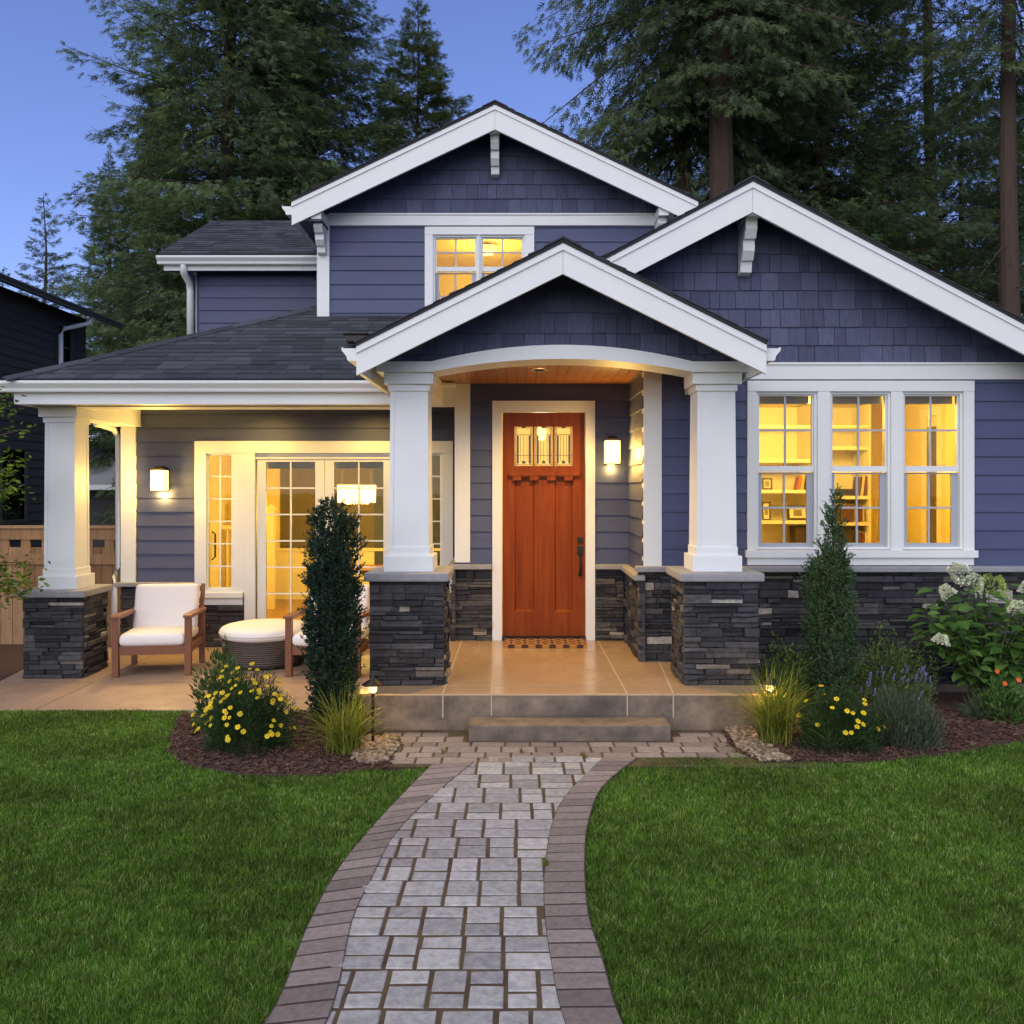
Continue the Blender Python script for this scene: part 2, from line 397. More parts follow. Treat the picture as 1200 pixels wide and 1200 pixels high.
def bez(pts, n=8):
    """Catmull-Rom through pts"""
    P = [pts[0]] + list(pts) + [pts[-1]]; out = []
    for i in range(1, len(P)-2):
        for k in range(n):
            t = k/n; a, b, c, d = P[i-1], P[i], P[i+1], P[i+2]
            out.append(tuple(.5*((2*b[j]) + (c[j]-a[j])*t + (2*a[j]-5*b[j]+4*c[j]-d[j])*t*t + (3*b[j]-a[j]-3*c[j]+d[j])*t**3) for j in range(2)))
    out.append(tuple(pts[-1])); return out
L_out = bez([gp(*p) for p in ((505,897),(480,922),(440,965),(395,1020),(360,1085),(310,1200))] + [(-1.08,2.8),(-1.15,2.2),(-1.2,1.4)])
L_in  = bez([gp(*p) for p in ((556,893),(500,940),(462,980),(436,1030),(413,1080),(383,1200))] + [(-.84,2.8),(-.90,2.2),(-.95,1.4)])
R_out = bez([gp(*p) for p in ((748,888),(707,922),(690,965),(686,1010),(690,1070),(707,1125),(730,1200))] + [(.50,2.8),(.62,2.2),(.80,1.4)])
R_in  = bez([gp(*p) for p in ((707,888),(665,930),(647,965),(638,1020),(638,1070),(646,1130),(661,1197))] + [(.27,2.8),(.38,2.2),(.56,1.4)])
def inside(p, poly):
    x, y = p; c = False; n = len(poly)
    for i in range(n):
        (x1,y1),(x2,y2) = poly[i], poly[(i+1)%n]
        if (y1 > y) != (y2 > y) and x < (x2-x1)*(y-y1)/(y2-y1)+x1: c = not c
    return c
field = L_in + R_in[::-1]
AP_L, AP_R = [gp(470,866), gp(459,896)], [gp(846,856), gp(886,888)]
apron = [AP_L[0], AP_L[1], L_out[0], L_in[0], R_in[0], R_out[0], AP_R[1], AP_R[0], (1.9,7.24), (-1.0,7.24)]
paved = L_out + R_out[::-1]
pathpoly = paved
struct(MB().prism([(p[0],p[1]) for p in L_out + R_out[::-1]], (0,0,-.06), (1,0,0), (0,1,0), (0,0,.0592)).build('path_bed', M['moss']))
struct(MB().prism([(-1.1,6.3),(2.25,6.3),(2.25,7.25),(-1.1,7.25)], (0,0,-.065), (1,0,0), (0,1,0), (0,0,.0638)).build('apron_bed', M['moss']))
pv = MB(); bd = MB()
def paver(mb, x, y, wx, wy, top, r=rng):
    g = .0046; gy = .0045
    a = r.uniform(-.014,.014); U = (math.cos(a), math.sin(a), r.uniform(-.003,.003)); V = (-math.sin(a), math.cos(a), r.uniform(-.003,.003))
    mb.cblock((x+g, y+gy, top-.05), U, V, (0,0,1), wx-2*g, wy-2*gy, .0535+r.uniform(-.0015,.0015), .009, .0018, r)
y = 1.45
while y < 6.75:
    x = -1.4 + rng.uniform(0,.15)
    while x < 1.6:
        wx = rng.choice((.13,.15,.17,.19,.21,.23)); k = rng.random()
        hs = (.11,.165) if k < .42 else (.165,.11) if k < .84 else (.137,.138)
        yy = y
        for h in hs:
            c = [(x+wx*q, yy+h*t) for q in (.12,.88) for t in (.12,.88)]
            mid = (x+wx/2, yy+h/2)
            if inside(mid, field) or any(inside(p, field) for p in c):
                paver(pv, x, yy, wx, h, 0)
            yy += h
        x += wx
    y += .275
# apron of wider pavers in front of the step
y = 6.36
row = 0; ap = MB()
while y < 7.16:
    h = .12 if row % 2 else .15
    x = -1.25 + rng.uniform(0,.2)
    while x < 2.3:
        wx = rng.choice((.15,.19,.22,.26)); mid = (x+wx/2, y+h/2)
        if any(inside((x+wx*q_, y+h*t_), apron) for q_ in (.05,.5,.95) for t_ in (.1,.5,.9)) and not inside(mid, field) and not (y+h > 6.99 and -.45 < mid[0] < 1.26): paver(ap, x, y, wx, h, 0)
        x += wx
    y += h; row += 1
struct(pv.build('path', M['paver'])); struct(ap.build('path_apron', M['apron']))
def resample(c, step):
    out = [c[0]]; acc = 0
    for (a, b) in zip(c, c[1:]):
        L = math.dist(a, b); t = step - acc
        while t <= L:
            out.append((a[0]+(b[0]-a[0])*t/L, a[1]+(b[1]-a[1])*t/L)); t += step
        acc = (acc + L) % step
    return out
def border(outer, inner):
    n = int(sum(math.dist(a,b) for a,b in zip(outer,outer[1:]))/.118)
    def even(c):
        d = [0]
        for a, b in zip(c, c[1:]): d.append(d[-1]+math.dist(a,b))
        out = []
        for k in range(n+1):
            s = d[-1]*k/n; i = min(max(j for j in range(len(d)) if d[j] <= s+1e-9), len(c)-2)
            t = (s-d[i])/max(1e-6, d[i+1]-d[i]); out.append((c[i][0]+(c[i+1][0]-c[i][0])*t, c[i][1]+(c[i+1][1]-c[i][1])*t))
        return out
    A, B = even(outer), even(inner)
    for k in range(n):
        a0, a1, b0, b1 = (Vector((*p, 0)) for p in (A[k], A[k+1], B[k], B[k+1]))
        t = .0085 + rng.uniform(-.0015,.0015); g = .065
        q = [a0.lerp(a1,g).lerp(b0,.012), a1.lerp(a0,g).lerp(b1,.012), b1.lerp(b0,g), b0.lerp(b1,g)]
        c = sum(q, Vector())/4
        lo = [p+Vector((0,0,-.05)) for p in q]; m1 = [p+Vector((0,0,t-.007)) for p in q]; hi = [p.lerp(c,.055)+Vector((0,0,t+rng.uniform(-.0015,.0015))) for p in q]
        bd.add(lo+m1+hi, [(0,1,5,4),(1,2,6,5),(2,3,7,6),(3,0,4,7),(4,5,9,8),(5,6,10,9),(6,7,11,10),(7,4,8,11),(8,9,10,11)])
border(L_out, L_in); border(R_out, R_in)
struct(bd.build('path_border', M['border']))
bb = MB()
for o_, i_ in ((L_out, L_in), (R_out, R_in)):
    n_b = 60
    def pick(c, t):
        k = t*(len(c)-1); j = min(int(k), len(c)-2); return (c[j][0]+(c[j+1][0]-c[j][0])*(k-j), c[j][1]+(c[j+1][1]-c[j][1])*(k-j))
    for k in range(n_b):
        q4 = [pick(o_,k/n_b), pick(o_,(k+1)/n_b), pick(i_,(k+1)/n_b), pick(i_,k/n_b)]
        bb.add([(*p_,.0052) for p_ in q4], [(0,1,2,3)])
struct(bb.build('border_joints', M['borderjoint']))

YS, YP, PZ = 6.94, 7.25, .292
slab = MB().box(-1.30,2.10,YP,9.95,-.08,.272); struct(slab.build('porch_slab', M['riser'], bevel=.008))
struct(MB().box(-1.304,2.104,YP-.004,9.95,.272,PZ).build('porch_floor', M['porch'], bevel=.008))
jt = MB()
for (px0, px1) in ((540,519),(580,576),(702,735),(763,789)):
    x0 = (px0-CX)/F*9.6; x1 = (px1-CX)/F*YP
    y1 = 9.72 if px0 < 720 else 8.6
    xs = lambda yy: x1 + (x0-x1)*(yy-YP)/(9.6-YP)
    jt.add([(xs(YP)-.006,YP-.003,PZ+.0012),(xs(YP)+.006,YP-.003,PZ+.0012),(xs(y1)+.006,y1,PZ+.0012),(xs(y1)-.006,y1,PZ+.0012),
            (xs(YP)-.006,YP-.0065,PZ+.0012),(xs(YP)+.006,YP-.0065,PZ+.0012),(xs(YP)+.006,YP-.0065,.10),(xs(YP)-.006,YP-.0065,.10)], [(0,1,2,3),(4,5,6,7)])
jt.add([(-1.29,7.545,PZ+.0014),(2.09,7.545,PZ+.0014),(2.09,7.557,PZ+.0014),(-1.29,7.557,PZ+.0014)], [(0,1,2,3)])
struct(jt.build('control_joints', M['joint']))
struct(MB().box(X(549,YS),X(786,YS),YS,YP-.007,-.08,.119).build('front_step', M['riser'], bevel=.010))
struct(MB().prism([(-5.06,7.9),(-1.31,7.9),(-1.31,11.0),(-5.5,11.0)], (0,0,-.08), (1,0,0), (0,1,0), (0,0,.08)).build('patio', M['patio'], bevel=.01))
pj = MB()
for xx in (-4.25,-2.75): pj.box(xx-.005,xx+.005,7.91,10.9,0,.0015)
pj.box(-5.15,-1.32,9.0,9.01,0,.0017)
struct(pj.build('patio_joints', plain('dark_joint',(.16,.12,.09),.9,.1)))

# planting beds
bedL = bez([gp(*p) for p in ((212,838),(200,868),(204,886),(232,899),(300,908),(380,908),(440,901),(459,894),(470,866))]) + [(-1.315,7.3),(-1.315,7.885)]
bedR = bez([gp(*p) for p in ((846,858),(860,876),(886,891),(940,894),(1010,893),(1100,884),(1200,869),(1330,850))]) + [(6.4,8.0),(6.4,8.6),(2.11,8.6),(2.11,7.2)]
def sheet(poly, z, name, mat):
    return struct(MB().prism(poly, (0,0,z-.05), (1,0,0), (0,1,0), (0,0,.05)).build(name, mat))
sheet(bedL, .004, 'left_mulch_bed', M['mulch']); sheet(bedR, .004, 'right_mulch_bed', M['mulch'])
sheet([(-8.5,8.4),(-5.14,8.4),(-5.52,11.2),(-8.5,11.2)], -.004, 'side_mulch_bed', M['mulch'])
lawnL = [(-9,1.2),(-1.22,1.2)] + L_out[::-1] + [gp(470,902), gp(440,904)] + [p for p in bedL[:-2]][::-1][8:] + [(-2.9,7.89),(-5.07,7.89),(-5.13,8.39),(-9,8.39)]
lawnR = [(9,1.2),(.82,1.2)] + R_out[::-1] + [gp(800,888), gp(850,889)] + [p for p in bedR[:-4] if p[1] < 9][8:] + [(6.4,8.0),(9,8.0)]
sheet([(-9,1.0),(9,1.0),(9,8.38),(-9,8.38)], -.07, 'lawn', M['soil'])

def scatter_blades(poly, n, seed, hmin, hmax, wid, ymin=1.6):
    g = np.random.default_rng(seed)
    P = np.array(poly); x0, y0 = P.min(0); x1, y1 = P.max(0); y0 = max(y0, ymin)
    # denser near the camera
    pts = []
    tot = 0
    while tot < n:
        m = n
        u = g.random(m); yy = y0 * (y1/y0)**u; xx = x0 + (x1-x0)*g.random(m)
        keep = (np.abs(xx) < yy*.64 + .35) | ((np.abs(xx) < yy*.64 + 2.6) & (g.random(m) < .55))
        keep &= g.random(m) < np.clip(2.2/yy, .42, 1)
        xx, yy = xx[keep], yy[keep]
        c = np.zeros(len(xx), bool)
        for i in range(len(P)):
            (ax,ay),(bx,by) = P[i], P[(i+1)%len(P)]
            if ay == by: continue
            cr = ((ay > yy) != (by > yy)) & (xx < (bx-ax)*(yy-ay)/(by-ay)+ax); c ^= cr
        pts.append(np.stack([xx[c], yy[c]], 1)); tot += c.sum()
    p = np.concatenate(pts)[:n]; n = len(p)
    # height wanders in soft tufts
    tuft = .5+.5*np.sin(p[:,0]*7.3+1.7*np.sin(p[:,1]*5.1))*np.sin(p[:,1]*6.7+1.3*np.sin(p[:,0]*4.3))
    h = (hmin + (hmax-hmin)*g.random(n))*(.8+.35*tuft)
    a = g.random(n)*2*np.pi; lean = g.normal(0,.42,n)*h; la = g.random(n)*2*np.pi
    sc_w = wid*(.7+.6*g.random(n))*np.clip(p[:,1]/3.6,1,2.1)
    wv = np.stack([np.cos(a),np.sin(a)],1)*sc_w[:,None]/2
    lv = np.stack([np.cos(la),np.sin(la)],1)*lean[:,None]
    V = np.zeros((n,5,3))
    V[:,0,:2] = p-wv; V[:,1,:2] = p+wv; V[:,0:2,2] = -.025
    V[:,2,:2] = p+wv*.75+lv*.4; V[:,3,:2] = p-wv*.75+lv*.4; V[:,2:4,2] = (h*.62)[:,None]-.025
    V[:,4,:2] = p+lv*1.15; V[:,4,2] = h*(.96)-.025
    b = np.arange(n)[:,None]*5
    tri = np.concatenate([b+[0,1,2], b+[0,2,3], b+[3,2,4]], 1).reshape(-1,3)
    return V.reshape(-1,3), tri
for nm, poly, n, sd in (('left', lawnL, 760000, 1), ('right', lawnR, 820000, 2)):
    v, t = scatter_blades(poly, n, sd, .024, .047, .0027)
    tag(npmesh('grass', v, t, M['grass']), 'short mown green grass of the %s front lawn' % nm, 'grass', kind='stuff')

# bark chips and river rocks lying on the beds
def polysample(poly, n, r):
    xs = [p[0] for p in poly]; ys = [p[1] for p in poly]; out = []
    while len(out) < n:
        p = (r.uniform(min(xs),max(xs)), r.uniform(min(ys),max(ys)))
        if inside(p, poly): out.append(p)
    return out
def chips(poly, n, r):
    mb = MB()
    for (x, y) in polysample(poly, n, r):
        a = r.uniform(0,math.pi); L = r.uniform(.015,.06); ww = r.uniform(.006,.018); t = r.uniform(.003,.010); tl = r.uniform(-.25,.25)
        U = Vector((math.cos(a),math.sin(a),tl)); V = Vector((-math.sin(a),math.cos(a),r.uniform(-.3,.3)))
        o = Vector((x,y,.004+r.uniform(0,.012))); mb.cblock(o, U, V, (0,0,1), L, ww, t, .002)
    return mb
tag(chips(bedL, 3000, random.Random(2)).build('mulch_chips', M['chip']), 'reddish brown bark mulch strewn over the left flower bed', 'mulch', kind='stuff')
tag(chips([p for p in bedR if p[0] < 6.3], 7000, random.Random(3)).build('mulch_chips', M['chip']), 'brown bark mulch strewn over the bed below the right window', 'mulch', kind='stuff')
def rocks(poly, n, r):
    mb = MB()
    for (x, y) in polysample(poly, n, r):
        s = r.uniform(.010,.025); M3 = Matrix.Rotation(r.uniform(0,3.1),3,'Z') @ Matrix.Rotation(r.uniform(-.3,.3),3,'X')
        mb.pillow((x,y,.004+s*.35+r.uniform(0,.015)), s, s*r.uniform(.55,.9), s*r.uniform(.4,.65), M3, .8,.8, 8, 5)
    return mb
rkL = [gp(*p) for p in ((421,866),(466,864),(468,874),(456,894),(430,898),(412,892))]
rkR = [gp(*p) for p in ((846,850),(880,852),(905,880),(930,893),(892,894),(866,880))]
tag(rocks(rkL, 800, random.Random(5)).build('river_rocks', M['rock'], smooth=True), 'tan river pebbles around the left path light', 'pebbles', kind='stuff')
tag(rocks(rkR, 900, random.Random(6)).build('river_rocks', M['rock'], smooth=True), 'tan river pebbles below the right ornamental grass', 'pebbles', kind='stuff')

# ------------------------------------------------------------------ the house
house = thing('house', 'dark blue two storey craftsman house with white gables, stone base and lit windows', 'house', (0,9,0))
YR, YD, YL, YW = 8.65, 9.79, 11.0, 12.5
def lap(mb, O, U, N, u0, u1, z0, z1, ex=.178, holes=(), t=.016):
    """lapped boards on a wall plane; holes = (u0,u1,z0,z1)"""
    O, U, N = Vector(O), Vector(U), Vector(N); up = Vector((0,0,1))
    zs = z0
    while zs < z1 - 1e-6:
        ze = min(zs+ex, z1); cuts = sorted({zs, ze} | {c for h in holes for c in h[2:] if zs < c < ze})
        for a, b in zip(cuts, cuts[1:]):
            iv = [(u0, u1)]
            for h in holes:
                if h[2] < b-1e-6 and h[3] > a+1e-6:
                    iv = [s for (p, q) in iv for s in ((p, min(q,h[0])), (max(p,h[1]), q)) if s[1]-s[0] > 1e-4]
            for (p, q) in iv:
                da, db = t*(1-(a-zs)/ex), t*(1-(b-zs)/ex)
                P = lambda u, z, d: O+U*u+up*z+N*d
                vs = [P(p,a,da),P(q,a,da),P(q,b,db),P(p,b,db)]; fs = [(0,1,2,3)]
                if a == zs: vs += [P(p,a,-.002),P(q,a,-.002)]; fs.append((4,5,1,0))
                mb.add(vs, fs)
        zs = ze
    return mb
def wallh(mb, u0, u1, z0, z1, f, holes=()):
    """f(ua,ub,za,zb) adds a box for each cell not in a hole"""
    us = sorted({u0,u1} | {c for h in holes for c in h[:2] if u0 < c < u1}); zz = sorted({z0,z1} | {c for h in holes for c in h[2:] if z0 < c < z1})
    for a, b in zip(us, us[1:]):
        for c, d in zip(zz, zz[1:]):
            if not any(h[0] <= (a+b)/2 <= h[1] and h[2] <= (c+d)/2 <= h[3] for h in holes): f(a,b,c,d)
    return mb
def ledge(mb, O, U, N, ulen, zlen, r, base=.045):
    """dry-stacked ledgestone on a face: U along, up, N outward"""
    z = 0.0
    while z < zlen-.004:
        h = min(r.choice((.028,.034,.040,.046,.052,.062,.075)), zlen-z)
        if zlen-z-h < .025: h = zlen-z
        u = 0.0; first = True
        while u < ulen-.004:
            L = r.uniform(.09,.38) if not first else r.uniform(.05,.3); first = False
            L = min(L, ulen-u)
            if ulen-u-L < .05: L = ulen-u
            pos = Vector(O)+Vector(U)*(u+.0015)+Vector((0,0,z+.0015))
            sub = h > .06 and r.random() < .3
            for q in range(2 if sub else 1):
                hh = h/2 if sub else h
                mb.cblock(pos+Vector((0,0,q*hh)), U, (0,0,1), N, L-.003, hh-.003, base+r.uniform(-.018,.026), .007, .007, r)
            u += L
        z += h
    return mb
def gshing(mb, O, U, N, u0, u1, z0, z1, r, ex=.172):
    zz = z0
    while zz < z1:
        u = u0 + r.uniform(-.15,0)
        while u < u1:
            wd = r.uniform(.09,.235)
            pos = Vector(O)+Vector(U)*(u+.0025)+Vector((0,0,zz+r.uniform(-.003,.003)))
            n = Vector(N); t = .017+r.uniform(-.003,.004)
            a, b = pos, pos+Vector(U)*(wd-.005); up = Vector((0,0,ex+.02))
            mb.add([a, b, b+up, a+up, a+n*t, b+n*t, b+up+n*.001, a+up+n*.001], [(0,3,2,1),(4,5,6,7),(0,1,5,4),(1,2,6,5),(2,3,7,6),(3,0,4,7)])
            u += wd
        zz += ex
    return mb
def tabs(mb, O, U, V, N, ul, vl, r, ex=.142, th=.007):
    O, U, V, N = map(Vector, (O,U,V,N)); v = 0.0; k = 0
    while v < vl-.01:
        u = -r.uniform(0,.25); e = min(ex, vl-v)
        while u < ul:
            wd = r.uniform(.13,.34); ua, ub = max(u,0), min(u+wd-.003, ul)
            if ub-ua > .01:
                t = th + (r.random() < .45)*.005
                a, b = O+U*ua+V*v, O+U*ub+V*v; up = V*min(ex*1.1, vl-v)
                mb.add([a,b,b+up,a+up,a+N*t,b+N*t,b+up+N*.001,a+up+N*.001], [(0,3,2,1),(4,5,6,7),(0,1,5,4),(1,2,6,5),(2,3,7,6),(3,0,4,7)])
            u += wd
        v += ex
    return mb
GUT = [(0,0),(.070,0),(.078,.012),(.082,.035),(.098,.055),(.118,.078),(.122,.088),(.122,.108),(.112,.108),(.112,.10),(0,.10)]
def gutter(O, along, out, L):
    return MB().prism(GUT, O, out, (0,0,1), Vector(along)*L).build('gutter', M['white'], house)

def gable_roof(cx, za, slope, xl, xr, y0, y1, fh, tr=.045):
    """two slopes of shingles on a deck, rake boards at the front"""
    th = math.atan(slope); c, s = math.cos(th), math.sin(th)
    for sg, xe in ((-1, xl), (1, xr)):
        run = abs(cx-xe); ze = za-slope*run
        V = Vector((-sg*c,0,s)); N = Vector((sg*s,0,c)); O = Vector((xe,y0-.03,ze))
        dk = MB(); dk.prism([(xe,ze),(cx,za),(cx,za+.03),(xe,ze+.03)], (0,y0-.022,0), (1,0,0), (0,0,1), (0,y1-y0,0))
        roof = dk.build('roof', M['roofedge'], house)
        tb = tabs(MB(), O+N*.028, (0,1,0), V, N, y1-y0, run/c+.01, rng, th=.010)
        sh = tb.build('shingles', M['roof'], roof)
        rb = MB().prism([(xe,ze-fh),(cx+sg*.0014,za-fh*1.06),(cx+sg*.0014,za-.004),(xe,ze-.004)], (0,y0,0), (1,0,0), (0,0,1), (0,.035,0)).build('rake_board', M['white'], house)
        MB().prism([(xe,ze-.055),(cx,za-.055),(cx,za-.001),(xe,ze-.001)], (0,y0-.014,0), (1,0,0), (0,0,1), (0,.0135,0)).build('rake_moulding', M['white'], rb)
    rc = MB()
    n = int((y1-y0)/.2)
    for k in range(n):
        ya = y0-.035+k*.2
        rc.prism([(-.15,-.15*slope+.036),(0,.036),(.15,-.15*slope+.036),(.15,-.15*slope+.050),(0,.052),(-.15,-.15*slope+.050)], (cx,ya,za+.002*(k%2)), (1,0,0), (0,0,1), (0,.215,0))
    rc.build('ridge_cap', M['roof'], house)

def bracket(x, zt, yw, yf, s=1.0, w=.105):
    L = yw-yf; mb = MB(); h = w/2
    mb.box(x-h*.8,x+h*.8,yw-.06,yw,zt-.60*s,zt-.05)
    mb.box(x-h,x+h,yf,yw-.002,zt-.15*s,zt)
    mb.prism([(0,-.15*s),(L*.74,-.15*s),(L*.74,-.24*s),(L*.62,-.32*s),(L*.62,-.32*s),(0,-.32*s)], (x-h*.86,yw-.003,zt), (0,-1,0), (0,0,1), (w*.86,0,0))
    mb.prism([(0,-.32*s),(L*.50,-.32*s),(L*.50,-.42*s),(L*.36,-.50*s),(0,-.50*s)], (x-h*.86,yw-.004,zt), (0,-1,0), (0,0,1), (w*.86,0,0))
    mb.prism([(0,-.50*s),(L*.26,-.50*s),(L*.22,-.60*s),(0,-.62*s)], (x-h*.86,yw-.005,zt), (0,-1,0), (0,0,1), (w*.86,0,0))
    mb.frustum(x, yf+.03, zt, zt+.055, h, .035, .004, .004)
    return mb.build('bracket', M['white'], house)
def board(name, x0,x1,z0,z1,y,t=.03, mat='white', parent=None, back=.02, bevel=.003):
    return MB().box(x0,x1,y-t,y+back,z0,z1).build(name, M[mat], parent or house, bevel=bevel)

def dh_window(x0, x1, z0, z1, zr, Y, grey=True):
    """double hung window: white frame, white upper sash, grey screened lower sash, 2 x 2 bars each, glass"""
    wv = MB(); d = .024
    wv.box(x0-d,x0,Y-.005,Y+.10,z0-d,z1+d); wv.box(x1,x1+d,Y-.005,Y+.10,z0-d,z1+d); wv.box(x0,x1,Y-.005,Y+.10,z1,z1+d); wv.box(x0,x1,Y-.005,Y+.10,z0-d,z0)
    win = wv.build('window', M['white'], house)
    up = MB(); s = .016
    up.box(x0,x1,Y+.012,Y+.05,zr-.028,zr+.028)
    up.box(x0,x0+s,Y+.02,Y+.05,zr+.028,z1); up.box(x1-s,x1,Y+.02,Y+.05,zr+.028,z1); up.box(x0+s,x1-s,Y+.02,Y+.05,z1-s,z1)
    up.build('upper_sash', M['white'], win)
    mu = MB(); xm = (x0+x1)/2; g = .010; zm = (zr+.028+z1)/2
    mu.box(xm-g,xm+g,Y+.030,Y+.046,zr+.028,z1-s); mu.box(x0+s,xm-g,Y+.031,Y+.045,zm-g,zm+g); mu.box(xm+g,x1-s,Y+.031,Y+.045,zm-g,zm+g)
    mu.build('muntins', M['window_grey'], win)
    lo = MB(); s2 = .045; zt = zr-.034
    lo.box(x0,x0+s2,Y+.045,Y+.07,z0,zt); lo.box(x1-s2-.012,x1,Y+.045,Y+.07,z0,zt); lo.box(x0+s2,x1-s2-.012,Y+.046,Y+.07,z0,z0+.036); lo.box(x0+s2,x1-s2-.012,Y+.046,Y+.07,zt-.016,zt)
    lo.build('lower_sash', M['window_grey'], win)
    ml = MB(); zm = (z0+.036+zt)/2; xr = x1-s2-.012; xm = (x0+s2+xr)/2
    ml.box(xm-g,xm+g,Y+.050,Y+.064,z0+.036,zt-.016); ml.box(x0+s2,xm-g,Y+.051,Y+.063,zm-g,zm+g); ml.box(xm+g,xr,Y+.051,Y+.063,zm-g,zm+g)
    ml.build('muntins', M['window_grey'], win)
    MB().box(x0+.003,x1-.003,Y+.036,Y+.039,zr+.02,z1-.004).build('pane', M['glass'], win)
    MB().box(x0+.003,x1-.003,Y+.055,Y+.058,z0+.004,zr-.04).build('pane', M['glass'], win)
    return win
def room(x0,x1,y0,y1,z0,z1, holes, wallm, floorm, t=.03, dark=None):
    mb = MB(); wallh(mb, x0, x1, z0, z1, lambda a,b,c,d: mb.box(a,b,y0-t,y0,c,d), holes)
    mb.box(x0-t,x1+t,y1,y1+t,z0,z1); mb.box(x0-t,x0,y0-t,y1,z0,z1); mb.box(x1,x1+t,y0-t,y1,z0,z1); mb.box(x0-t,x1+t,y0-t,y1+t,z1,z1+t)
    o = mb.build('interior_walls', wallm, house)
    MB().box(x0-t,x1+t,y0-t,y1+t,z0-.04,z0-.001).build('interior_floor', floorm, house); return o

# ---- right wing -------------------------------------------------------
wz0, wz1, wzr = Z(641,YR), Z(462,YR), Z(549.5,YR)
wins = [(X(888.5,YR),X(954,YR)), (X(974.5,YR),X(1040,YR)), (X(1059.5,YR),X(1124.5,YR))]
hole_R = [(a-.02,b+.02,wz0-.02,wz1+.02) for a,b in wins]
trimR = (X(875,YR), X(1140,YR), Z(653,YR), Z(446,YR))
for ua, ub in ((1.36,trimR[0]+.02),(trimR[1]-.02,5.7)): lap(MB(), (0,YR,0), (1,0,0), FRONT, ua, ub, 1.19, 3.12).build('siding', M['siding'], house)
cw = MB(); wallh(cw, 1.27, 5.7, 0, 3.2, lambda a,b,c,d: cw.box(a,b,YR+.012,YR+.13,c,d), hole_R)
cw.prism([(1.27,3.2),(5.7,3.2),(2.163,4.68),(1.27,4.2)], (0,YR+.012,0), (1,0,0), (0,0,1), (0,.1,0)); cw.box(5.58,5.7,YR+.13,13,0,3.2)
cw.build('wall', M['soffit'], house)
gs = gshing(MB(), (0,YR,0), (1,0,0), FRONT, .2, 5.7, 3.155, 4.7, rng, .176)
sl = .528; n_ = math.hypot(sl,1)
gs.clip([((2.163,YR,4.70),(sl/n_,0,1/n_)), ((2.163,YR,4.70),(-sl/n_,0,1/n_))])
gs.build('gable_shingles', M['gable'], house)
gable_roof(2.163, 4.758, sl, .30, 5.75, 8.2, 13.0, .262)
bracket(X(877,8.45), Z(240,8.4), YR-.02, 8.236, 1.0, .125)
board('frieze_board', 1.95, 5.7, Z(445,YR), Z(428,YR), YR, .035); board('frieze_cap', 1.95, 5.7, Z(428,YR), Z(428,YR)+.022, YR, .05)
MB().box(X(754,YR),X(775,YR),YR-.03,YR+.11,Z(664,YR),3.09).build('corner_board', M['white'], house, bevel=.003)
# window casing
cz = [ (trimR[0],wins[0][0]-.024), (wins[0][1]+.024,wins[1][0]-.024), (wins[1][1]+.024,wins[2][0]-.024), (wins[2][1]+.024,trimR[1]) ]
for a, b in cz: board('window_casing', a, b, wz0-.03, wz1+.024, YR, .032)
board('window_casing', trimR[0], trimR[1], wz1+.024, trimR[3]-.004, YR, .036)
board('window_sill', trimR[0]-.02, trimR[1]+.022, Z(653,YR), wz0-.03, YR, .065)
board('sill_apron', trimR[0]+.0, trimR[1]-.005, Z(662,YR), Z(653,YR)-.001, YR, .034)
for a, b in wins: dh_window(a, b, wz0, wz1, wzr, YR)
sb = ledge(MB(), (1.17,YR,.06), (1,0,0), FRONT, 4.5, 1.09, rng).build('stone_base', M['stone'], house)
MB().box(1.14,5.7,YR-.115,YR-.001,1.152,1.205).build('stone_ledge', M['cap'], sb, bevel=.012)
MB().box(2.2,5.7,YR-.085,YR+.05,-.08,.075).build('foundation', M['riser'], house)
# study behind the triple window
room(1.55,5.2,YR+.17,12.2,.35,3.05, hole_R, M['cream'], M['floorwood'])

# ---- door wall and alcove ---------------------------------------------
dx0, dx1, dz0, dz1 = X(588.5,YD), X(686,YD), .335, Z(483,YD)
tx0, tx1, tz1 = X(577,YD), X(697,YD), Z(470,YD)
lz = Z(661,YD)
sd = MB(); lap(sd, (0,YD,0), (1,0,0), FRONT, -.66, 1.235, lz, 3.1, .178, holes=[(tx0+.02,tx1-.02,0,tz1-.02)])
sd.build('siding', M['siding'], house)
sd = MB(); lap(sd, (1.232,0,0), (0,-1,0), (-1,0,0), -YD, -YR, lz, 3.1, .178); sd.build('siding', M['siding'], house)
cw = MB(); wallh(cw, -.64, 1.24, .25, 3.3, lambda a,b,c,d: cw.box(a,b,YD+.012,YD+.12,c,d), [(dx0-.01,dx1+.01,.2,dz1+.01)])
cw.box(1.2345,1.255,YR+.012,YD+.012,.25,3.4); cw.box(-.64,-.60,YD+.12,YL+.1,0,3.3); cw.build('wall', M['soffit'], house)
MB().box(X(533,YD),X(551,YD),YD-.03,YD+.06,lz+.02,3.09).build('corner_board', M['white'], house, bevel=.003)
sb = ledge(MB(), (-.70,YD,PZ), (1,0,0), FRONT, tx0+.70, lz-PZ-.05, rng).build('stone_base', M['stone'], house)
MB().box(-.745,tx0-.002,YD-.105,YD-.001,lz-.05,lz).build('stone_ledge', M['cap'], sb, bevel=.01)
sb = ledge(MB(), (tx1,YD,PZ), (1,0,0), FRONT, 1.17-tx1, lz-PZ-.05, rng).build('stone_base', M['stone'], house)
MB().box(tx1+.002,1.185,YD-.105,YD-.001,lz-.05,lz).build('stone_ledge', M['cap'], sb, bevel=.01)
sb = ledge(MB(), (1.232,YD-.02,PZ), (0,-1,0), (-1,0,0), YD-YR+.07, lz-PZ-.05, rng).build('stone_base', M['stone'], house)
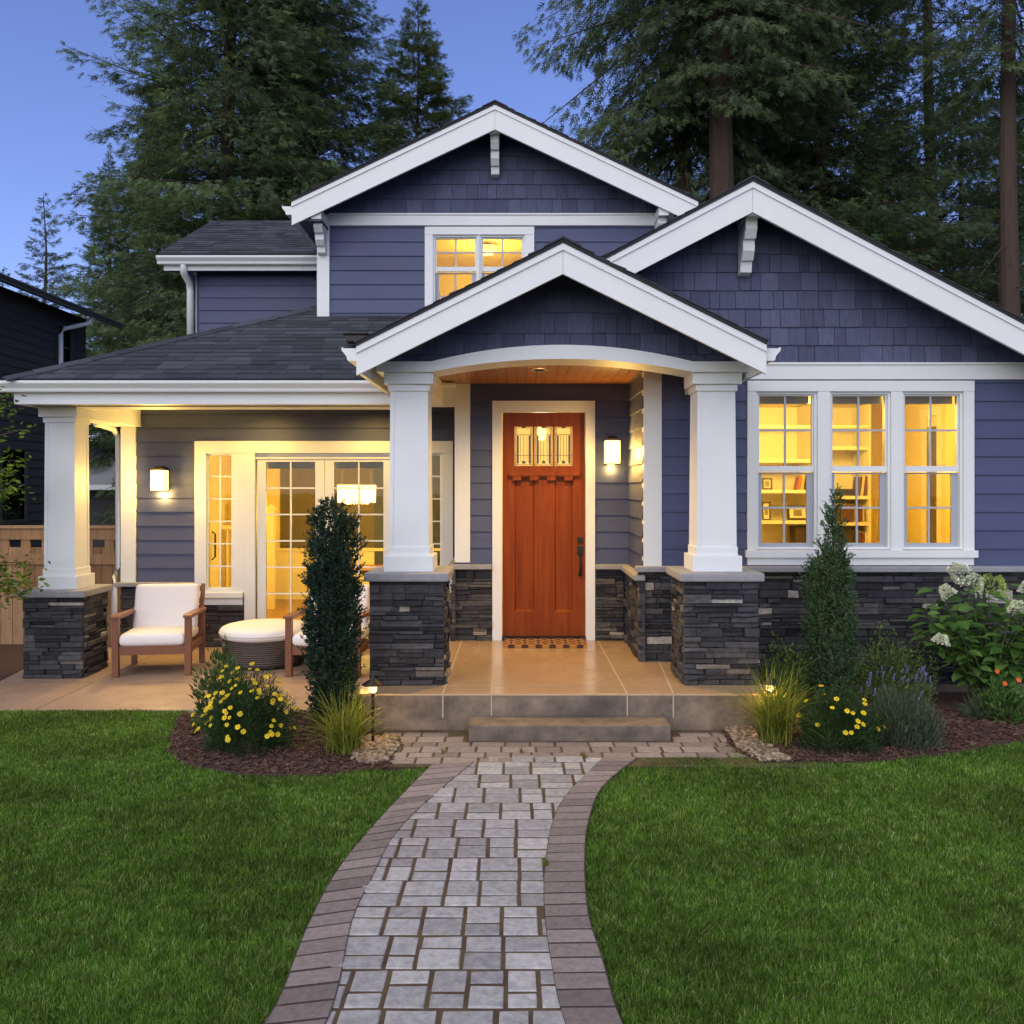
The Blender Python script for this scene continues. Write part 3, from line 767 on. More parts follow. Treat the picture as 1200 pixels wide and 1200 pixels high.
MB().box(1.125,1.231,YR-.105,YD-.001,lz-.051,lz-.001).build('stone_ledge', M['cap'], sb, bevel=.01)
# left end of the door wall, seen from the patio
sd = MB(); lap(sd, (-.66,0,0), (0,-1,0), (-1,0,0), -YL, -YD, lz, 3.1, .178); sd.build('siding', M['siding'], house)
sb = ledge(MB(), (-.66,YL-.02,.0), (0,-1,0), (-1,0,0), YL-YD+.06, lz-.05, rng).build('stone_base', M['stone'], house)
MB().box(-.745,-.661,YD+.001,YL-.02,lz-.05,lz).build('stone_ledge', M['cap'], sb, bevel=.01)
# door frame and door
fr = MB().box(tx0,dx0,YD-.045,YD+.06,PZ,tz1); fr.box(dx1,tx1,YD-.045,YD+.06,PZ,tz1); fr.box(dx0,dx1,YD-.045,YD+.06,dz1,tz1)
fr.build('door_casing', M['white'], house, bevel=.004)
MB().box(dx0,dx1,YD-.06,YD+.08,PZ,.334).build('threshold', M['black'], house)
yd = YD+.010; W = dx1-dx0
d = MB(); xa, xb = dx0+.004, dx1-.004
gx = [(X(603,YD),X(624.5,YD)),(X(626.5,YD),X(648,YD)),(X(650,YD),X(671,YD))]; gz0, gz1 = Z(546,YD), Z(500,YD)
px0, px1, pm0, pm1 = X(602.5,YD), X(673,YD), X(626.5,YD), X(650,YD); pz0, pz1 = Z(717,YD), Z(556,YD)
d.box(xa,gx[0][0],yd,yd+.045,dz0,dz1-.004); d.box(gx[2][1],xb,yd,yd+.045,dz0,dz1-.004)          # stiles
d.box(gx[0][0],gx[2][1],yd+.0005,yd+.045,dz0,pz0); d.box(gx[0][0],gx[2][1],yd+.0005,yd+.045,pz1,gz0); d.box(gx[0][0],gx[2][1],yd+.0005,yd+.045,gz1,dz1-.004)
d.box(gx[0][1],gx[1][0],yd+.001,yd+.045,gz0,gz1); d.box(gx[1][1],gx[2][0],yd+.001,yd+.045,gz0,gz1); d.box(pm0,pm1,yd+.001,yd+.045,pz0,pz1)
door = d.build('front_door', M['door'], house)
for a, b in ((gx[0][0],pm0),(pm1,gx[2][1])):
    MB().box(a,b,yd+.023,yd+.04,pz0,pz1).build('panel', M['door'], door)
    mo = MB(); e = .014
    mo.prism([(yd+.001,pz0),(yd+.0235,pz0),(yd+.0235,pz0+.022)], (a,0,0), (0,1,0), (0,0,1), (b-a,0,0))
    mo.prism([(yd+.001,a),(yd+.0235,a),(yd+.0235,a+e)], (0,0,pz0), (0,1,0), (1,0,0), (0,0,pz1-pz0)); mo.prism([(yd+.001,b),(yd+.0235,b),(yd+.0235,b-e)], (0,0,pz0), (0,1,0), (1,0,0), (0,0,pz1-pz0))
    mo.build('panel_moulding', M['door'], door)
shf = MB().box(X(596,YD),X(679,YD),yd-.055,yd-.0005,Z(557.5,YD),Z(553,YD)); shf.box(X(599,YD),X(676,YD),yd-.035,yd-.0005,Z(559.5,YD),Z(557.5,YD))
for k in range(4): shf.box(X(601+k*20,YD),X(611+k*20,YD),yd-.048,yd-.0005,Z(563,YD),Z(557.6,YD))
shf.build('dentil_shelf', M['door'], door)
def artmat():
    m, ns, ls, bs = newmat('seeded_art_glass'); bs.inputs['Base Color'].default_value = (.80,.72,.50,1); bs.inputs['Roughness'].default_value = .15
    bump(ns, ls, bs, noise(ns, ls, 70, 2), .4)
    tr = ns.new('ShaderNodeBsdfTranslucent'); tr.inputs[0].default_value = (.9,.84,.66,1); tp = ns.new('ShaderNodeBsdfTransparent'); tp.inputs[0].default_value = (.85,.8,.66,1)
    m1 = ns.new('ShaderNodeMixShader'); m1.inputs[0].default_value = .45; ls.new(tr.outputs[0], m1.inputs[1]); ls.new(tp.outputs[0], m1.inputs[2])
    m2 = ns.new('ShaderNodeMixShader'); m2.inputs[0].default_value = .86; ls.new(bs.outputs[0], m2.inputs[1]); ls.new(m1.outputs[0], m2.inputs[2]); ls.new(m2.outputs[0], ns['Material Output'].inputs[0]); return m
M['artglass'] = artmat(); M['lead'] = plain('lead_came', (.05,.045,.04), .4, .1, metal=.7); M['greenglass'] = plain('green_art_glass', (.035,.05,.028), .15, .2)
for a, b in gx:
    g = MB().box(a,b,yd+.02,yd+.026,gz0,gz1).build('art_glass', M['artglass'], door); lw = b-a; lh = gz1-gz0
    ld = MB(); q = .0028
    for u in (.05,.12,.32,.5,.68,.88,.95): ld.box(a+lw*u-q,a+lw*u+q,yd+.012,yd+.0195,gz0+(lh*.02 if u not in (.32,.5,.68) else lh*.12),gz0+lh*(.98 if u in (.05,.95,.12,.88) else .80))
    for z_ in (.03,.27,.80,.97): ld.box(a+lw*.03,a+lw*.97,yd+.0115,yd+.0192,gz0+lh*z_-q,gz0+lh*z_+q)
    ld.build('lead_came', M['lead'], g)
    gg = MB().box(a+lw*.115,a+lw*.235,yd+.013,yd+.019,gz0+lh*.06,gz0+lh*.78); gg.box(a+lw*.765,a+lw*.885,yd+.013,yd+.019,gz0+lh*.06,gz0+lh*.78); gg.box(a+lw*.40,a+lw*.60,yd+.013,yd+.019,gz0+lh*.06,gz0+lh*.13); gg.box(a+lw*.38,a+lw*.62,yd+.013,yd+.019,gz0+lh*.965,gz0+lh*1.0)
    gg.build('green_inlay', M['greenglass'], g)
hd = MB(); hx = X(679.8,YD)
hd.box(hx-.032,hx+.032,yd-.012,yd-.0005,Z(650,YD),Z(640,YD)); hd.box(hx-.030,hx+.030,yd-.03,yd-.012,Z(648,YD),Z(643,YD))
hd.tube([(hx,yd-.02,Z(648,YD)),(hx+.002,yd-.055,Z(653,YD)),(hx+.002,yd-.06,Z(664,YD)),(hx,yd-.045,Z(671,YD)),(hx,yd-.006,Z(674,YD))], [.012,.012,.013,.012,.015], 8)
hd.box(hx-.02,hx+.02,yd-.010,yd-.0005,Z(675,YD),Z(671,YD)); hd.build('handle', M['black'], door, bevel=.002)
MB().box(hx-.03,hx+.03,yd-.022,yd-.0005,Z(635.5,YD),Z(629.5,YD)).build('deadbolt', M['black'], door, bevel=.003)
# ---- entry porch ------------------------------------------------------
ECX, EZA, ESL = .375, 3.924, .5
gable_roof(ECX, EZA, ESL, -1.285, 2.01, 7.2, 11.2, .232)
def eave_fascia(x, z, y0, y1): MB().box(x-.018,x+.018,y0+.036,y1,z-.215,z-.01).build('eave_board', M['white'], house)
eave_fascia(-1.262, EZA-ESL*1.66, 7.2, 9.2); eave_fascia(1.985, EZA-ESL*1.635, 7.2, 8.6)
gutter((-1.289, 7.235, 2.985), (0,1,0), (-1,0,0), 1.9); gutter((2.014, 7.235, 2.985), (0,1,0), (1,0,0), 1.35)
n_ = math.hypot(ESL,1); gs = MB()
for ua, ub, zc_ in ((-1.2,-.62,3.0),(-.62,1.40,3.078),(1.40,2.0,3.0)):
    part = gshing(MB(), (0,7.72,0), (1,0,0), FRONT, ua, ub, 2.93, 3.9, rng, .178); part.clip([((0,7.7,zc_),(0,0,-1)), ((ua,7.7,3),(-1,0,0)), ((ub,7.7,3),(1,0,0))]); gs.add(part.v, part.f)
gs.clip([((ECX,7.7,EZA-.03),(ESL/n_,0,1/n_)), ((ECX,7.7,EZA-.03),(-ESL/n_,0,1/n_))]); gs.build('gable_shingles', M['gable'], house)
MB().prism([(-1.25,3.08),(2.0,3.08),(ECX,EZA-.03)], (0,7.735,0), (1,0,0), (0,0,1), (0,.06,0)).build('gable_wall', M['soffit'], house)
yb = 7.62; bx0, bx1, ax0, ax1 = X(441,yb), X(880,yb), X(505,yb), X(812,yb); zb0, zb1 = 2.945, Z(423.5,yb); rise = Z(420.5,yb)-zb0; riset = Z(404,yb)-zb1
top = [(bx0,zb1)] + [(ax0+(ax1-ax0)*t/20+ (0 if 0<t<20 else 0), zb1+riset*(1-(2*t/20-1)**2)) for t in range(21)] + [(bx1,zb1)]
bot = [(bx1,zb0)] + [(ax0+(ax1-ax0)*t/20, zb0+rise*(1-(2*t/20-1)**2)) for t in range(20,-1,-1)] + [(bx0,zb0)]
ab = MB(); n = len(top); vs = []
lowz = bot[::-1]
for (p, q) in zip(top, lowz):
    vs += [(p[0],yb,p[1]),(q[0],yb,q[1]),(p[0],yb+.40,p[1]),(q[0],yb+.40,q[1])]
fs = [(1,0,2,3), (4*n-4,4*n-3,4*n-1,4*n-2)]
for i in range(n-1):
    a, b = 4*i, 4*i+4; fs += [(a,a+1,b+1,b),(a+2,b+2,b+3,a+3),(a,b,b+2,a+2),(a+1,a+3,b+3,b+1)]
ab.add(vs, fs).build('arched_beam', M['white'], house)
MB().box(-1.06,-.80,8.03,9.95,2.85,3.25).build('side_beam', M['white'], house); MB().box(1.62,1.88,8.03,YR-.04,2.85,3.25).build('side_beam', M['white'], house)
MB().box(-.799,X(533,YD)-.001,9.76,9.95,2.85,3.088).build('cross_beam', M['white'], house)
cl = MB(); zc = 3.092
x = -.798
while x < 1.62:
    cl.box(x+.002, min(x+.098,1.62), 8.02, YD+.02, zc, zc+.02); x += .10
cl.build('porch_ceiling', M['ceilwood'], house)
MB().box(-.8,1.62,8.0,9.9,zc+.021,zc+.05).build('ceiling_backing', M['soffit'], house)

def column(cx, cy, z0, z1, w0, w1, wb, wc):
    sh = MB().frustum(cx, cy, z0+.10, z1-.10, w0/2, w0/2, w1/2, w1/2).build('column', M['white'], house, bevel=.004)
    b = MB().box(cx-wb/2,cx+wb/2,cy-wb/2,cy+wb/2,z0,z0+.135); b.box(cx-wb/2+.03,cx+wb/2-.03,cy-wb/2+.03,cy+wb/2-.03,z0+.135,z0+.21); b.build('base', M['white'], sh, bevel=.005)
    c = MB().box(cx-wc/2,cx+wc/2,cy-wc/2,cy+wc/2,z1-.098,z1); c.box(cx-wc/2+.032,cx+wc/2-.032,cy-wc/2+.032,cy+wc/2-.032,z1-.155,z1-.098); c.build('capital', M['white'], sh, bevel=.004)
    # flat corner strips make the recessed face of the box column
    pn = MB(); q = .017
    for sx in (-1, 1):
        for sy in (-1, 1):
            pn.bar((cx+sx*(w0/2-q+.004),cy+sy*(w0/2-q+.004),z0+.211),(cx+sx*(w1/2-q+.004),cy+sy*(w1/2-q+.004),z1-.156),2*q,2*q)
    pn.build('corner_trim', M['white'], sh)
    return sh
def pier(x0, x1, y0, y1, z0, z1, seed):
    r = random.Random(seed); mb = MB(); h = z1-z0-.07; i = .05
    mb.box(x0+i,x1-i,y0+i,y1-i,z0,z0+h)
    ledge(mb, (x0,y0+i,z0), (1,0,0), (0,-1,0), x1-x0, h, r); ledge(mb, (x0+i,y1-i,z0), (0,-1,0), (-1,0,0), y1-y0-2*i, h, r); ledge(mb, (x1-i,y0+i,z0), (0,1,0), (1,0,0), y1-y0-2*i, h, r); ledge(mb, (x1,y1-i,z0), (-1,0,0), (0,1,0), x1-x0, h, r)
    p = mb.build('stone_pier', M['stone'], house)
    c = MB().box(x0-.04,x1+.04,y0-.04,y1+.04,z1-.07,z1); c.build('capstone', M['cap'], p, bevel=.018); return p
pier(-1.24,-.61,7.55,8.19,PZ,1.24,11); column(-.922,7.87,1.24,2.945,.335,.315,.42,.42)
pier(1.415,2.045,7.55,8.19,PZ,1.24,12); column(1.722,7.87,1.24,2.945,.335,.315,.42,.42)
pier(-5.06,-4.455,9.19,9.78,0,.902,13); column(-4.757,9.49,.902,2.79,.315,.30,.40,.40)

# ---- left porch -------------------------------------------------------
GZ = 2.908
gutter((-5.16,8.97,GZ), (1,0,0), (0,-1,0), 4.1); gutter((-5.04,8.97,GZ), (0,1,0), (-1,0,0), 3.4)
board('fascia', -5.03, -1.10, Z(473.5,8.95), GZ+.09, 8.97, .0, back=.03); MB().box(-5.03,-5.0,9.0,12.4,Z(473.5,8.95),GZ+.09).build('fascia', M['white'], house)
MB().box(-5.0,-1.2,9.0,9.24,Z(473.5,8.95)+.012,Z(473.5,8.95)+.03).build('soffit', M['white'], house)
MB().box(-5.0,-1.06,9.27,9.60,2.792,3.05).build('porch_beam', M['white'], house); MB().box(-4.90,-4.60,9.60,10.98,2.70,3.05).build('porch_beam', M['white'], house)
MB().box(-5.0,-4.90,9.6,12.4,2.81,2.83).build('soffit', M['white'], house)
MB().box(-4.6,-.66,9.58,11.0,3.05,3.08).build('porch_ceiling', M['white'], house)
PS = .48
def slope_roof(O, U, V, N, ul, vl, planes, under='soffit'):
    O, U, V, N = map(Vector, (O,U,V,N))
    dk = MB().prism([(0,0),(ul,0),(ul,vl),(0,vl)], O, U, V, N*.022)
    if planes: dk.clip(planes)
    r = dk.build('roof', M['roof'], house)
    t = tabs(MB(), O+N*.022, U, V, N, ul, vl, rng)
    if planes: t.clip(planes)
    t.build('shingles', M['roof'], r); return r
th = math.atan(PS); c_, s_ = math.cos(th), math.sin(th)
hipn = Vector((-1,1,0)).normalized()
slope_roof((-5.08,8.87,3.015), (1,0,0), (0,c_,s_), (0,-s_,c_), 4.12, 3.0, [((-5.08,8.87,3),hipn)])
slope_roof((-5.08,13.4,3.015), (0,-1,0), (c_,0,s_), (-s_,0,c_), 4.55, 3.0, [((-5.08,8.87,3),-hipn)])
hp = MB()
for k in range(15):
    p = Vector((-5.08,8.87,3.045))+Vector((1,1,PS))*(.19*k); q = Vector((1,1,PS)).normalized(); sd_ = Vector((1,-1,0)).normalized()
    for sg in (-1,1):
        e = sd_*sg*.13+Vector((0,0,-.045)); hp.add([p,p+q*.33,p+q*.33+e,p+e,p+Vector((0,0,.014)),p+q*.33+Vector((0,0,.006)),p+q*.33+e+Vector((0,0,.006)),p+e+Vector((0,0,.014))], [(0,1,2,3),(4,5,6,7),(0,3,7,4),(1,2,6,5),(2,3,7,6)])
hp.build('hip_cap', M['roof'], house)
vx, vy, vz = at(419,389,9.75); vt = MB().box(vx-.11,vx+.11,vy-.10,vy+.08,vz-.12,vz-.045); vt.box(vx-.14,vx+.14,vy-.13,vy+.11,vz-.044,vz-.03)
vt.build('roof_vent', M['black'], house, bevel=.008)

FX = lambda px: X(px, YL)
FZ = lambda py: Z(py, YL)
lzL = FZ(682)
sdl = MB(); lap(sdl, (0,YL,0), (1,0,0), FRONT, -4.72, -.64, lzL, 3.06, .172, holes=[(FX(231),FX(529),0,FZ(519))]); sdl.build('siding', M['siding'], house)
mir = lambda p: 760-p
fd = [(FX(301),FX(379.5)),(FX(380.5),FX(459))]; fz0, fz1 = .13, FZ(538)
dg = [(FX(311),FX(369)),(FX(391),FX(449))]; dgz0, dgz1 = FZ(727), FZ(541)
sl_ = [(FX(242.5),FX(273)),(FX(487),FX(517.5))]; slz0, slz1 = FZ(690), FZ(532)
hole_L = [(FX(299.5),FX(460.5),0,fz1+.02)] + [(a-.01,b+.01,slz0-.01,slz1+.01) for a,b in sl_]
cw = MB(); wallh(cw, -4.82, -.6, 0, 3.1, lambda a,b,c,d: cw.box(a,b,YL+.012,YL+.12,c,d), hole_L)
cw.box(-4.80,-4.70,YL+.12,13,0,3.1); cw.build('wall', M['soffit'], house)
MB().box(FX(143),FX(160),YL-.04,YL+.1,lzL,2.70).build('corner_board', M['white'], house, bevel=.003)
board('door_head', FX(229), FX(531), FZ(531), FZ(517), YL, .035)
for a, b, z0_, z1_ in ((229,242.5,694,531),(273,287,694,531),(287,299.5,757,531),(460.5,473,757,531),(473,487,694,531),(517.5,531,694,531)):
    board('door_casing', FX(a), FX(b), FZ(z0_), FZ(z1_)-.001, YL, .032 if b not in (287,473) else .031)
for (a, b), (pa, pb) in zip(sl_, ((229,287),(473,531))):
    board('casing_rail', a, b, slz1, FZ(531)-.001, YL, .025); board('casing_rail', a, b, FZ(694), slz0, YL, .025)
    board('sidelight_sill', FX(pa)-.0, FX(pb)-.01, FZ(700), FZ(694), YL, .07); board('sill_apron', FX(pa)+.01, FX(pb)-.02, FZ(708.5), FZ(700)-.001, YL, .034)
    s = MB(); e = .018; s.box(a,a+e,YL-.005,YL+.05,slz0,slz1); s.box(b-e,b,YL-.005,YL+.05,slz0,slz1); s.box(a+e,b-e,YL-.005,YL+.05,slz1-e,slz1); s.box(a+e,b-e,YL-.005,YL+.05,slz0,slz0+e)
    sw = s.build('sidelight', M['white'], house); m = MB(); xm = (a+b)/2
    m.box(xm-.008,xm+.008,YL+.014,YL+.035,slz0+e,slz1-e)
    for k in range(1,6):
        zk = slz0+(slz1-slz0)*k/6; m.box(a+e,xm-.008,YL+.015,YL+.034,zk-.008,zk+.008); m.box(xm+.008,b-e,YL+.015,YL+.034,zk-.008,zk+.008)
    m.build('muntins', M['white'], sw); MB().box(a+.002,b-.002,YL+.023,YL+.026,slz0,slz1).build('pane', M['glass'], sw)
board('door_head_jamb', FX(299.5), FX(460.5), fz1+.002, FZ(531)-.001, YL+.006, .0, mat='white', back=.06)
for (a, b), (ga, gb) in zip(fd, dg):
    Y0, Y1 = YL+.02, YL+.062; o = MB(); o.box(a,ga,Y0,Y1,fz0,fz1); o.box(gb,b,Y0,Y1,fz0,fz1); o.box(ga,gb,Y0,Y1,dgz1,fz1); o.box(ga,gb,Y0,Y1,fz0,dgz0)
    dr = o.build('french_door', M['white'], house); m = MB(); xm = (ga+gb)/2
    m.box(xm-.009,xm+.009,Y0+.008,Y1-.012,dgz0,dgz1)
    for k in range(1,6):
        zk = dgz0+(dgz1-dgz0)*k/6; m.box(ga,xm-.009,Y0+.009,Y1-.013,zk-.009,zk+.009); m.box(xm+.009,gb,Y0+.009,Y1-.013,zk-.009,zk+.009)
    m.build('muntins', M['white'], dr); MB().box(ga-.002,gb+.002,Y0+.016,Y0+.019,dgz0-.002,dgz1+.002).build('pane', M['glass'], dr)
    MB().box(ga,gb,Y1+.02,Y1+.05,dgz1-.085,dgz1+.02).build('blind', M['white'], dr)
hx = FX(384.5); hh = MB().box(hx-.02,hx+.02,YL+.008,YL+.0195,.95,1.15); hh.tube([(hx,YL+.01,1.0),(hx,YL-.03,1.0),(hx+.1,YL-.035,1.0)], .009, 8); hh.build('door_handle', M['black'], house)
MB().box(FX(300),FX(460),YL-.05,YL+.1,-.05,.128).build('threshold', M['riser'], house)
sb = ledge(MB(), (-4.84,YL,0), (1,0,0), FRONT, FX(229)+4.84, lzL-.05, rng).build('stone_base', M['stone'], house)
MB().box(-4.90,FX(229)-.002,YL-.105,YL-.001,lzL-.05,lzL).build('stone_ledge', M['cap'], sb, bevel=.01)
for pa, pb in ((231,287),(473,529)): ledge(MB(), (FX(pa),YL,0), (1,0,0), FRONT, FX(pb)-FX(pa)-.002, FZ(709), rng, .03).build('stone_base', M['stone'], house)
def spout(path, r=.04): return MB().tube(path, r, 8).build('downspout', M['white'], house, smooth=True)
spout([at(112,497,10.6), at(117,497.5,10.7), at(133,503,10.95), at(138.5,512,11.08), at(138.5,665,11.08), at(135,676,11.0), at(134,690,10.92), at(134,752,10.92)], .036)
# dining room behind the french doors
room(-4.66,-.78,YL+.16,15.2,.06,2.95, hole_L, M['cream'], M['floorwood'])
YB = 15.2
MB().box(-4.0,-.80,YB-.02,YB-.001,Z(642,YB),Z(542,YB)+.12).build('wall_panel', M['taupe'], house)
wsc = MB().box(-4.64,-.80,YB-.03,YB-.0005,.06,Z(642,YB)-.05); wsc.box(-4.64,-.80,YB-.06,YB-.001,Z(642,YB)-.05,Z(642,YB)-.002)
for k in range(5): wsc.box(-4.3+k*.72,-4.26+k*.72,YB-.042,YB-.031,.2,Z(642,YB)-.06)
wsc.build('wainscot', M['creamtrim'], house)
# ---- upper storey -----------------------------------------------------
UCX, UZA, USL = -.251, 6.46, .478
gable_roof(UCX, UZA, USL, -2.645, 2.14, 10.55, 15.3, .27)
gutter((-2.648,10.59,5.18), (0,1,0), (-1,0,0), 1.6)
MB().box(-2.62,-2.59,10.586,15.2,5.10,5.30).build('eave_board', M['white'], house)
MB().box(-2.59,-2.30,10.59,15.2,5.11,5.13).build('soffit', M['soffit'], house)
sdu = MB(); uw = [(FX(510),FX(558)),(FX(564.5),FX(613))]; uz0, uz1, uzr = FZ(378), FZ(278), FZ(315); ut = (FX(498),FX(626),FZ(390),FZ(266.5))

for ua, ub in ((-2.32,ut[0]+.02),(ut[1]-.02,1.93)): lap(MB(), (0,YL,0), (1,0,0), FRONT, ua, ub, 3.4, FZ(265), .1745).build('siding', M['siding'], house)
hole_U = [(a-.01,b+.01,uz0-.01,uz1+.01) for a,b in uw]
cw = MB(); wallh(cw, -2.42, 1.93, 3.3, 5.35, lambda a,b,c,d: cw.box(a,b,YL+.012,YL+.1,c,d), hole_U)
cw.prism([(-2.42,5.35),(1.93,5.35),(UCX,6.39)], (0,YL+.012,0), (1,0,0), (0,0,1), (0,.08,0)); cw.box(-2.41,-2.36,YL+.1,15.2,3.0,5.35); cw.box(1.88,1.93,YL+.1,15.2,3.0,5.35); cw.box(-2.4,1.9,15.15,15.2,0,5.35)
cw.build('wall', M['siding'], house)
MB().box(FX(372),FX(386.5),YL-.03,YL+.11,3.5,FZ(252)).build('corner_board', M['white'], house, bevel=.003)
gs = gshing(MB(), (0,YL,0), (1,0,0), FRONT, -2.4, 1.95, FZ(252)+.02, 6.4, rng, .176); n_ = math.hypot(USL,1)
gs.clip([((UCX,YL,UZA-.05),(USL/n_,0,1/n_)), ((UCX,YL,UZA-.05),(-USL/n_,0,1/n_))]); gs.build('gable_shingles', M['gable'], house)
board('frieze_board', FX(386.6), 1.93, FZ(265), FZ(253), YL, .035); board('frieze_cap', FX(386.6), 1.93, FZ(253), FZ(251), YL, .05)
bracket(X(580,10.8), Z(146,10.7), YL-.02, 10.586, .88, .115); bracket(FX(379), Z(249,10.7), YL-.031, 10.586, .72, .12); bracket(X(776,10.7), Z(245,10.7), YL-.02, 10.586, .72, .115)
for a, b, in ((ut[0],uw[0][0]-.024),(uw[0][1]+.024,uw[1][0]-.024),(uw[1][1]+.024,ut[1])): board('window_casing', a, b, ut[2], uz1+.024, YL, .03)
board('window_casing', ut[0], ut[1], uz1+.024, ut[3], YL, .034)
for a, b in uw: dh_window(a, b, uz0, uz1, uzr, YL)
room(-1.9,1.4,YL+.13,13.6,3.3,5.30, hole_U, M['cream'], M['floorwood'])
# set-back wing to the left
slope_roof((-4.84,12.12,5.10), (1,0,0), (0,math.cos(math.atan(.50)),math.sin(math.atan(.50))), (0,-math.sin(math.atan(.50)),math.cos(math.atan(.50))), 2.55, 2.42, None)
slope_roof((-2.29,16.48,5.10), (-1,0,0), (0,-math.cos(math.atan(.50)),math.sin(math.atan(.50))), (0,math.sin(math.atan(.50)),math.cos(math.atan(.50))), 2.55, 2.42, None)
gutter((-4.86,12.20,Z(309,12.1)), (1,0,0), (0,-1,0), 2.42)
board('fascia', -4.80, -2.46, Z(316,12.15), Z(305,12.15)+.03, 12.2, .0, back=.025); MB().box(-4.80,-2.46,12.226,12.49,Z(316,12.2)+.03,Z(316,12.2)+.05).build('soffit', M['soffit'], house)
sdw = MB(); lap(sdw, (0,YW,0), (1,0,0), FRONT, -4.42, -2.40, 3.2, Z(316,12.2)+.05, .175); sdw.build('siding', M['siding'], house)
MB().box(-4.45,-2.4,YW+.012,YW+.08,3.0,5.2).box(-4.45,-4.38,YW+.08,16.0,3.0,5.2).build('wall', M['siding'], house)
MB().prism([(12.4,5.12),(16.2,5.12),(14.3,6.1)], (-4.45,0,0), (0,1,0), (0,0,1), (.06,0,0)).build('gable_wall', M['siding'], house)
MB().box(-4.46,X(231,YW),YW-.03,YW+.06,3.2,5.08).build('corner_board', M['white'], house)
spout([at(215,304,12.16), at(215.5,320,12.2), at(222,331,12.42), at(223,340,12.45), at(223,402,12.45)], .05)
MB().box(-4.80,-4.775,12.226,16.4,5.0,5.12).build('eave_board', M['white'], house)
# ------------------------------------------------------------------ rooms: furniture and lamps
def hall():
    room(-.5,1.2,YD+.16,12.9,.30,2.95, [(dx0-.01,dx1+.01,.2,dz1+.01)], M['cream'], M['floorwood'])
hall()
def can_light(x, y, z, e, label):
    t = thing('recessed_light', label, 'ceiling light', (x,y,z), None)
    MB().lathe([(.085,-.006),(.085,0),(.062,.0),(.062,-.006)], x, y, z, 20).build('trim_ring', M['white'], t)
    MB().lathe([(.06,-.003),(.058,.0)], x, y, z, 20).build('lens', M['bulb'], t)
    lamp('bulb_light', (x,y,z-.03), e, WARM, .05, 'SPOT', t, 150, (0,0,0)); return t
can_light(.22, 8.6, 3.09, 150, 'round recessed light in the cedar ceiling over the entry')
can_light(-3.05, 10.45, 3.049, 55, 'round recessed light in the porch ceiling left of the french doors')
can_light(-1.75, 10.45, 3.049, 55, 'round recessed light in the porch ceiling by the entry column')

def ceiling_lamp(x, y, z, e, label, r=.16):
    t = thing('ceiling_lamp', label, 'ceiling light', (x,y,z))
    MB().lathe([(r*.5,0),(r*.5,-.03)], x, y, z-.001, 20).build('canopy', M['black'], t)
    MB().lathe([(r,-.03),(r*.95,-.09),(r*.6,-.13),(.01,-.14)], x, y, z, 24).build('lamp_bowl', M['lampglass'], t, smooth=True)
    lamp('bulb_light', (x,y,z-.30), e, WARM2, .15, 'POINT', t); return t
ceiling_lamp(3.4, 10.2, 3.05, 240, 'bowl ceiling lamp lighting the study behind the triple window', .12)
ceiling_lamp(-.4, 12.3, 5.29, 75, 'bowl ceiling lamp lighting the upstairs room', .14)
ceiling_lamp(-3.6, 12.0, 2.95, 115, 'bowl ceiling lamp near the left sidelight of the dining room', .12)
t = thing('pendant_lamp', 'small pendant lamp glowing behind the front door glass', 'pendant lamp', (.33,11.6,2.95))
MB().tube([(.33,11.6,2.95),(.33,11.6,2.75)], .005, 6).build('cord', M['black'], t)
MB().pillow((.33,11.6,2.66), .06, .06, .10, None, 1, 1).build('lamp_shade', M['bulb'], t, smooth=True)
lamp('bulb_light', (.33,11.45,2.5), 48, (1,.80,.50), .08, 'POINT', t)

cx_, cy_ = X(418,13.2), 13.2
t = thing('chandelier', 'lit crystal drum chandelier above the dining table', 'chandelier', (cx_,cy_,2.95))
zt, zb = Z(568,cy_), Z(589,cy_)
cr = MB()
for k in range(40):
    a = 2*math.pi*k/40; cr.frustum(cx_+.27*math.cos(a), cy_+.20*math.sin(a), zb+.02*(k%2), zt, .008, .008, .014, .014)
for k in range(26):
    a = 2*math.pi*k/26; cr.frustum(cx_+.17*math.cos(a), cy_+.12*math.sin(a), zb-.02, zt, .008, .008, .014, .014)
cr.build('crystals', M['crystal'], t)
rg = MB().lathe([(.285,-.012),(.285,.012),(.255,.012),(.255,-.012)], cx_, cy_, zt, 32, 1, .75); rg.build('frame', M['window_grey'], t)
wr = MB()
for a in (-1,1):
    wr.tube([(cx_+a*.22,cy_,zt),(cx_+a*.12,cy_,2.95)], .004, 5); wr.tube([(cx_+a*.22,cy_,zt),(cx_+a*.24,cy_,2.95)], .003, 5)
wr.build('suspension_wire', M['window_grey'], t)
lamp('bulb_light', (cx_,cy_,(zt+zb)/2-.25), 215, WARM2, .2, 'POINT', t)

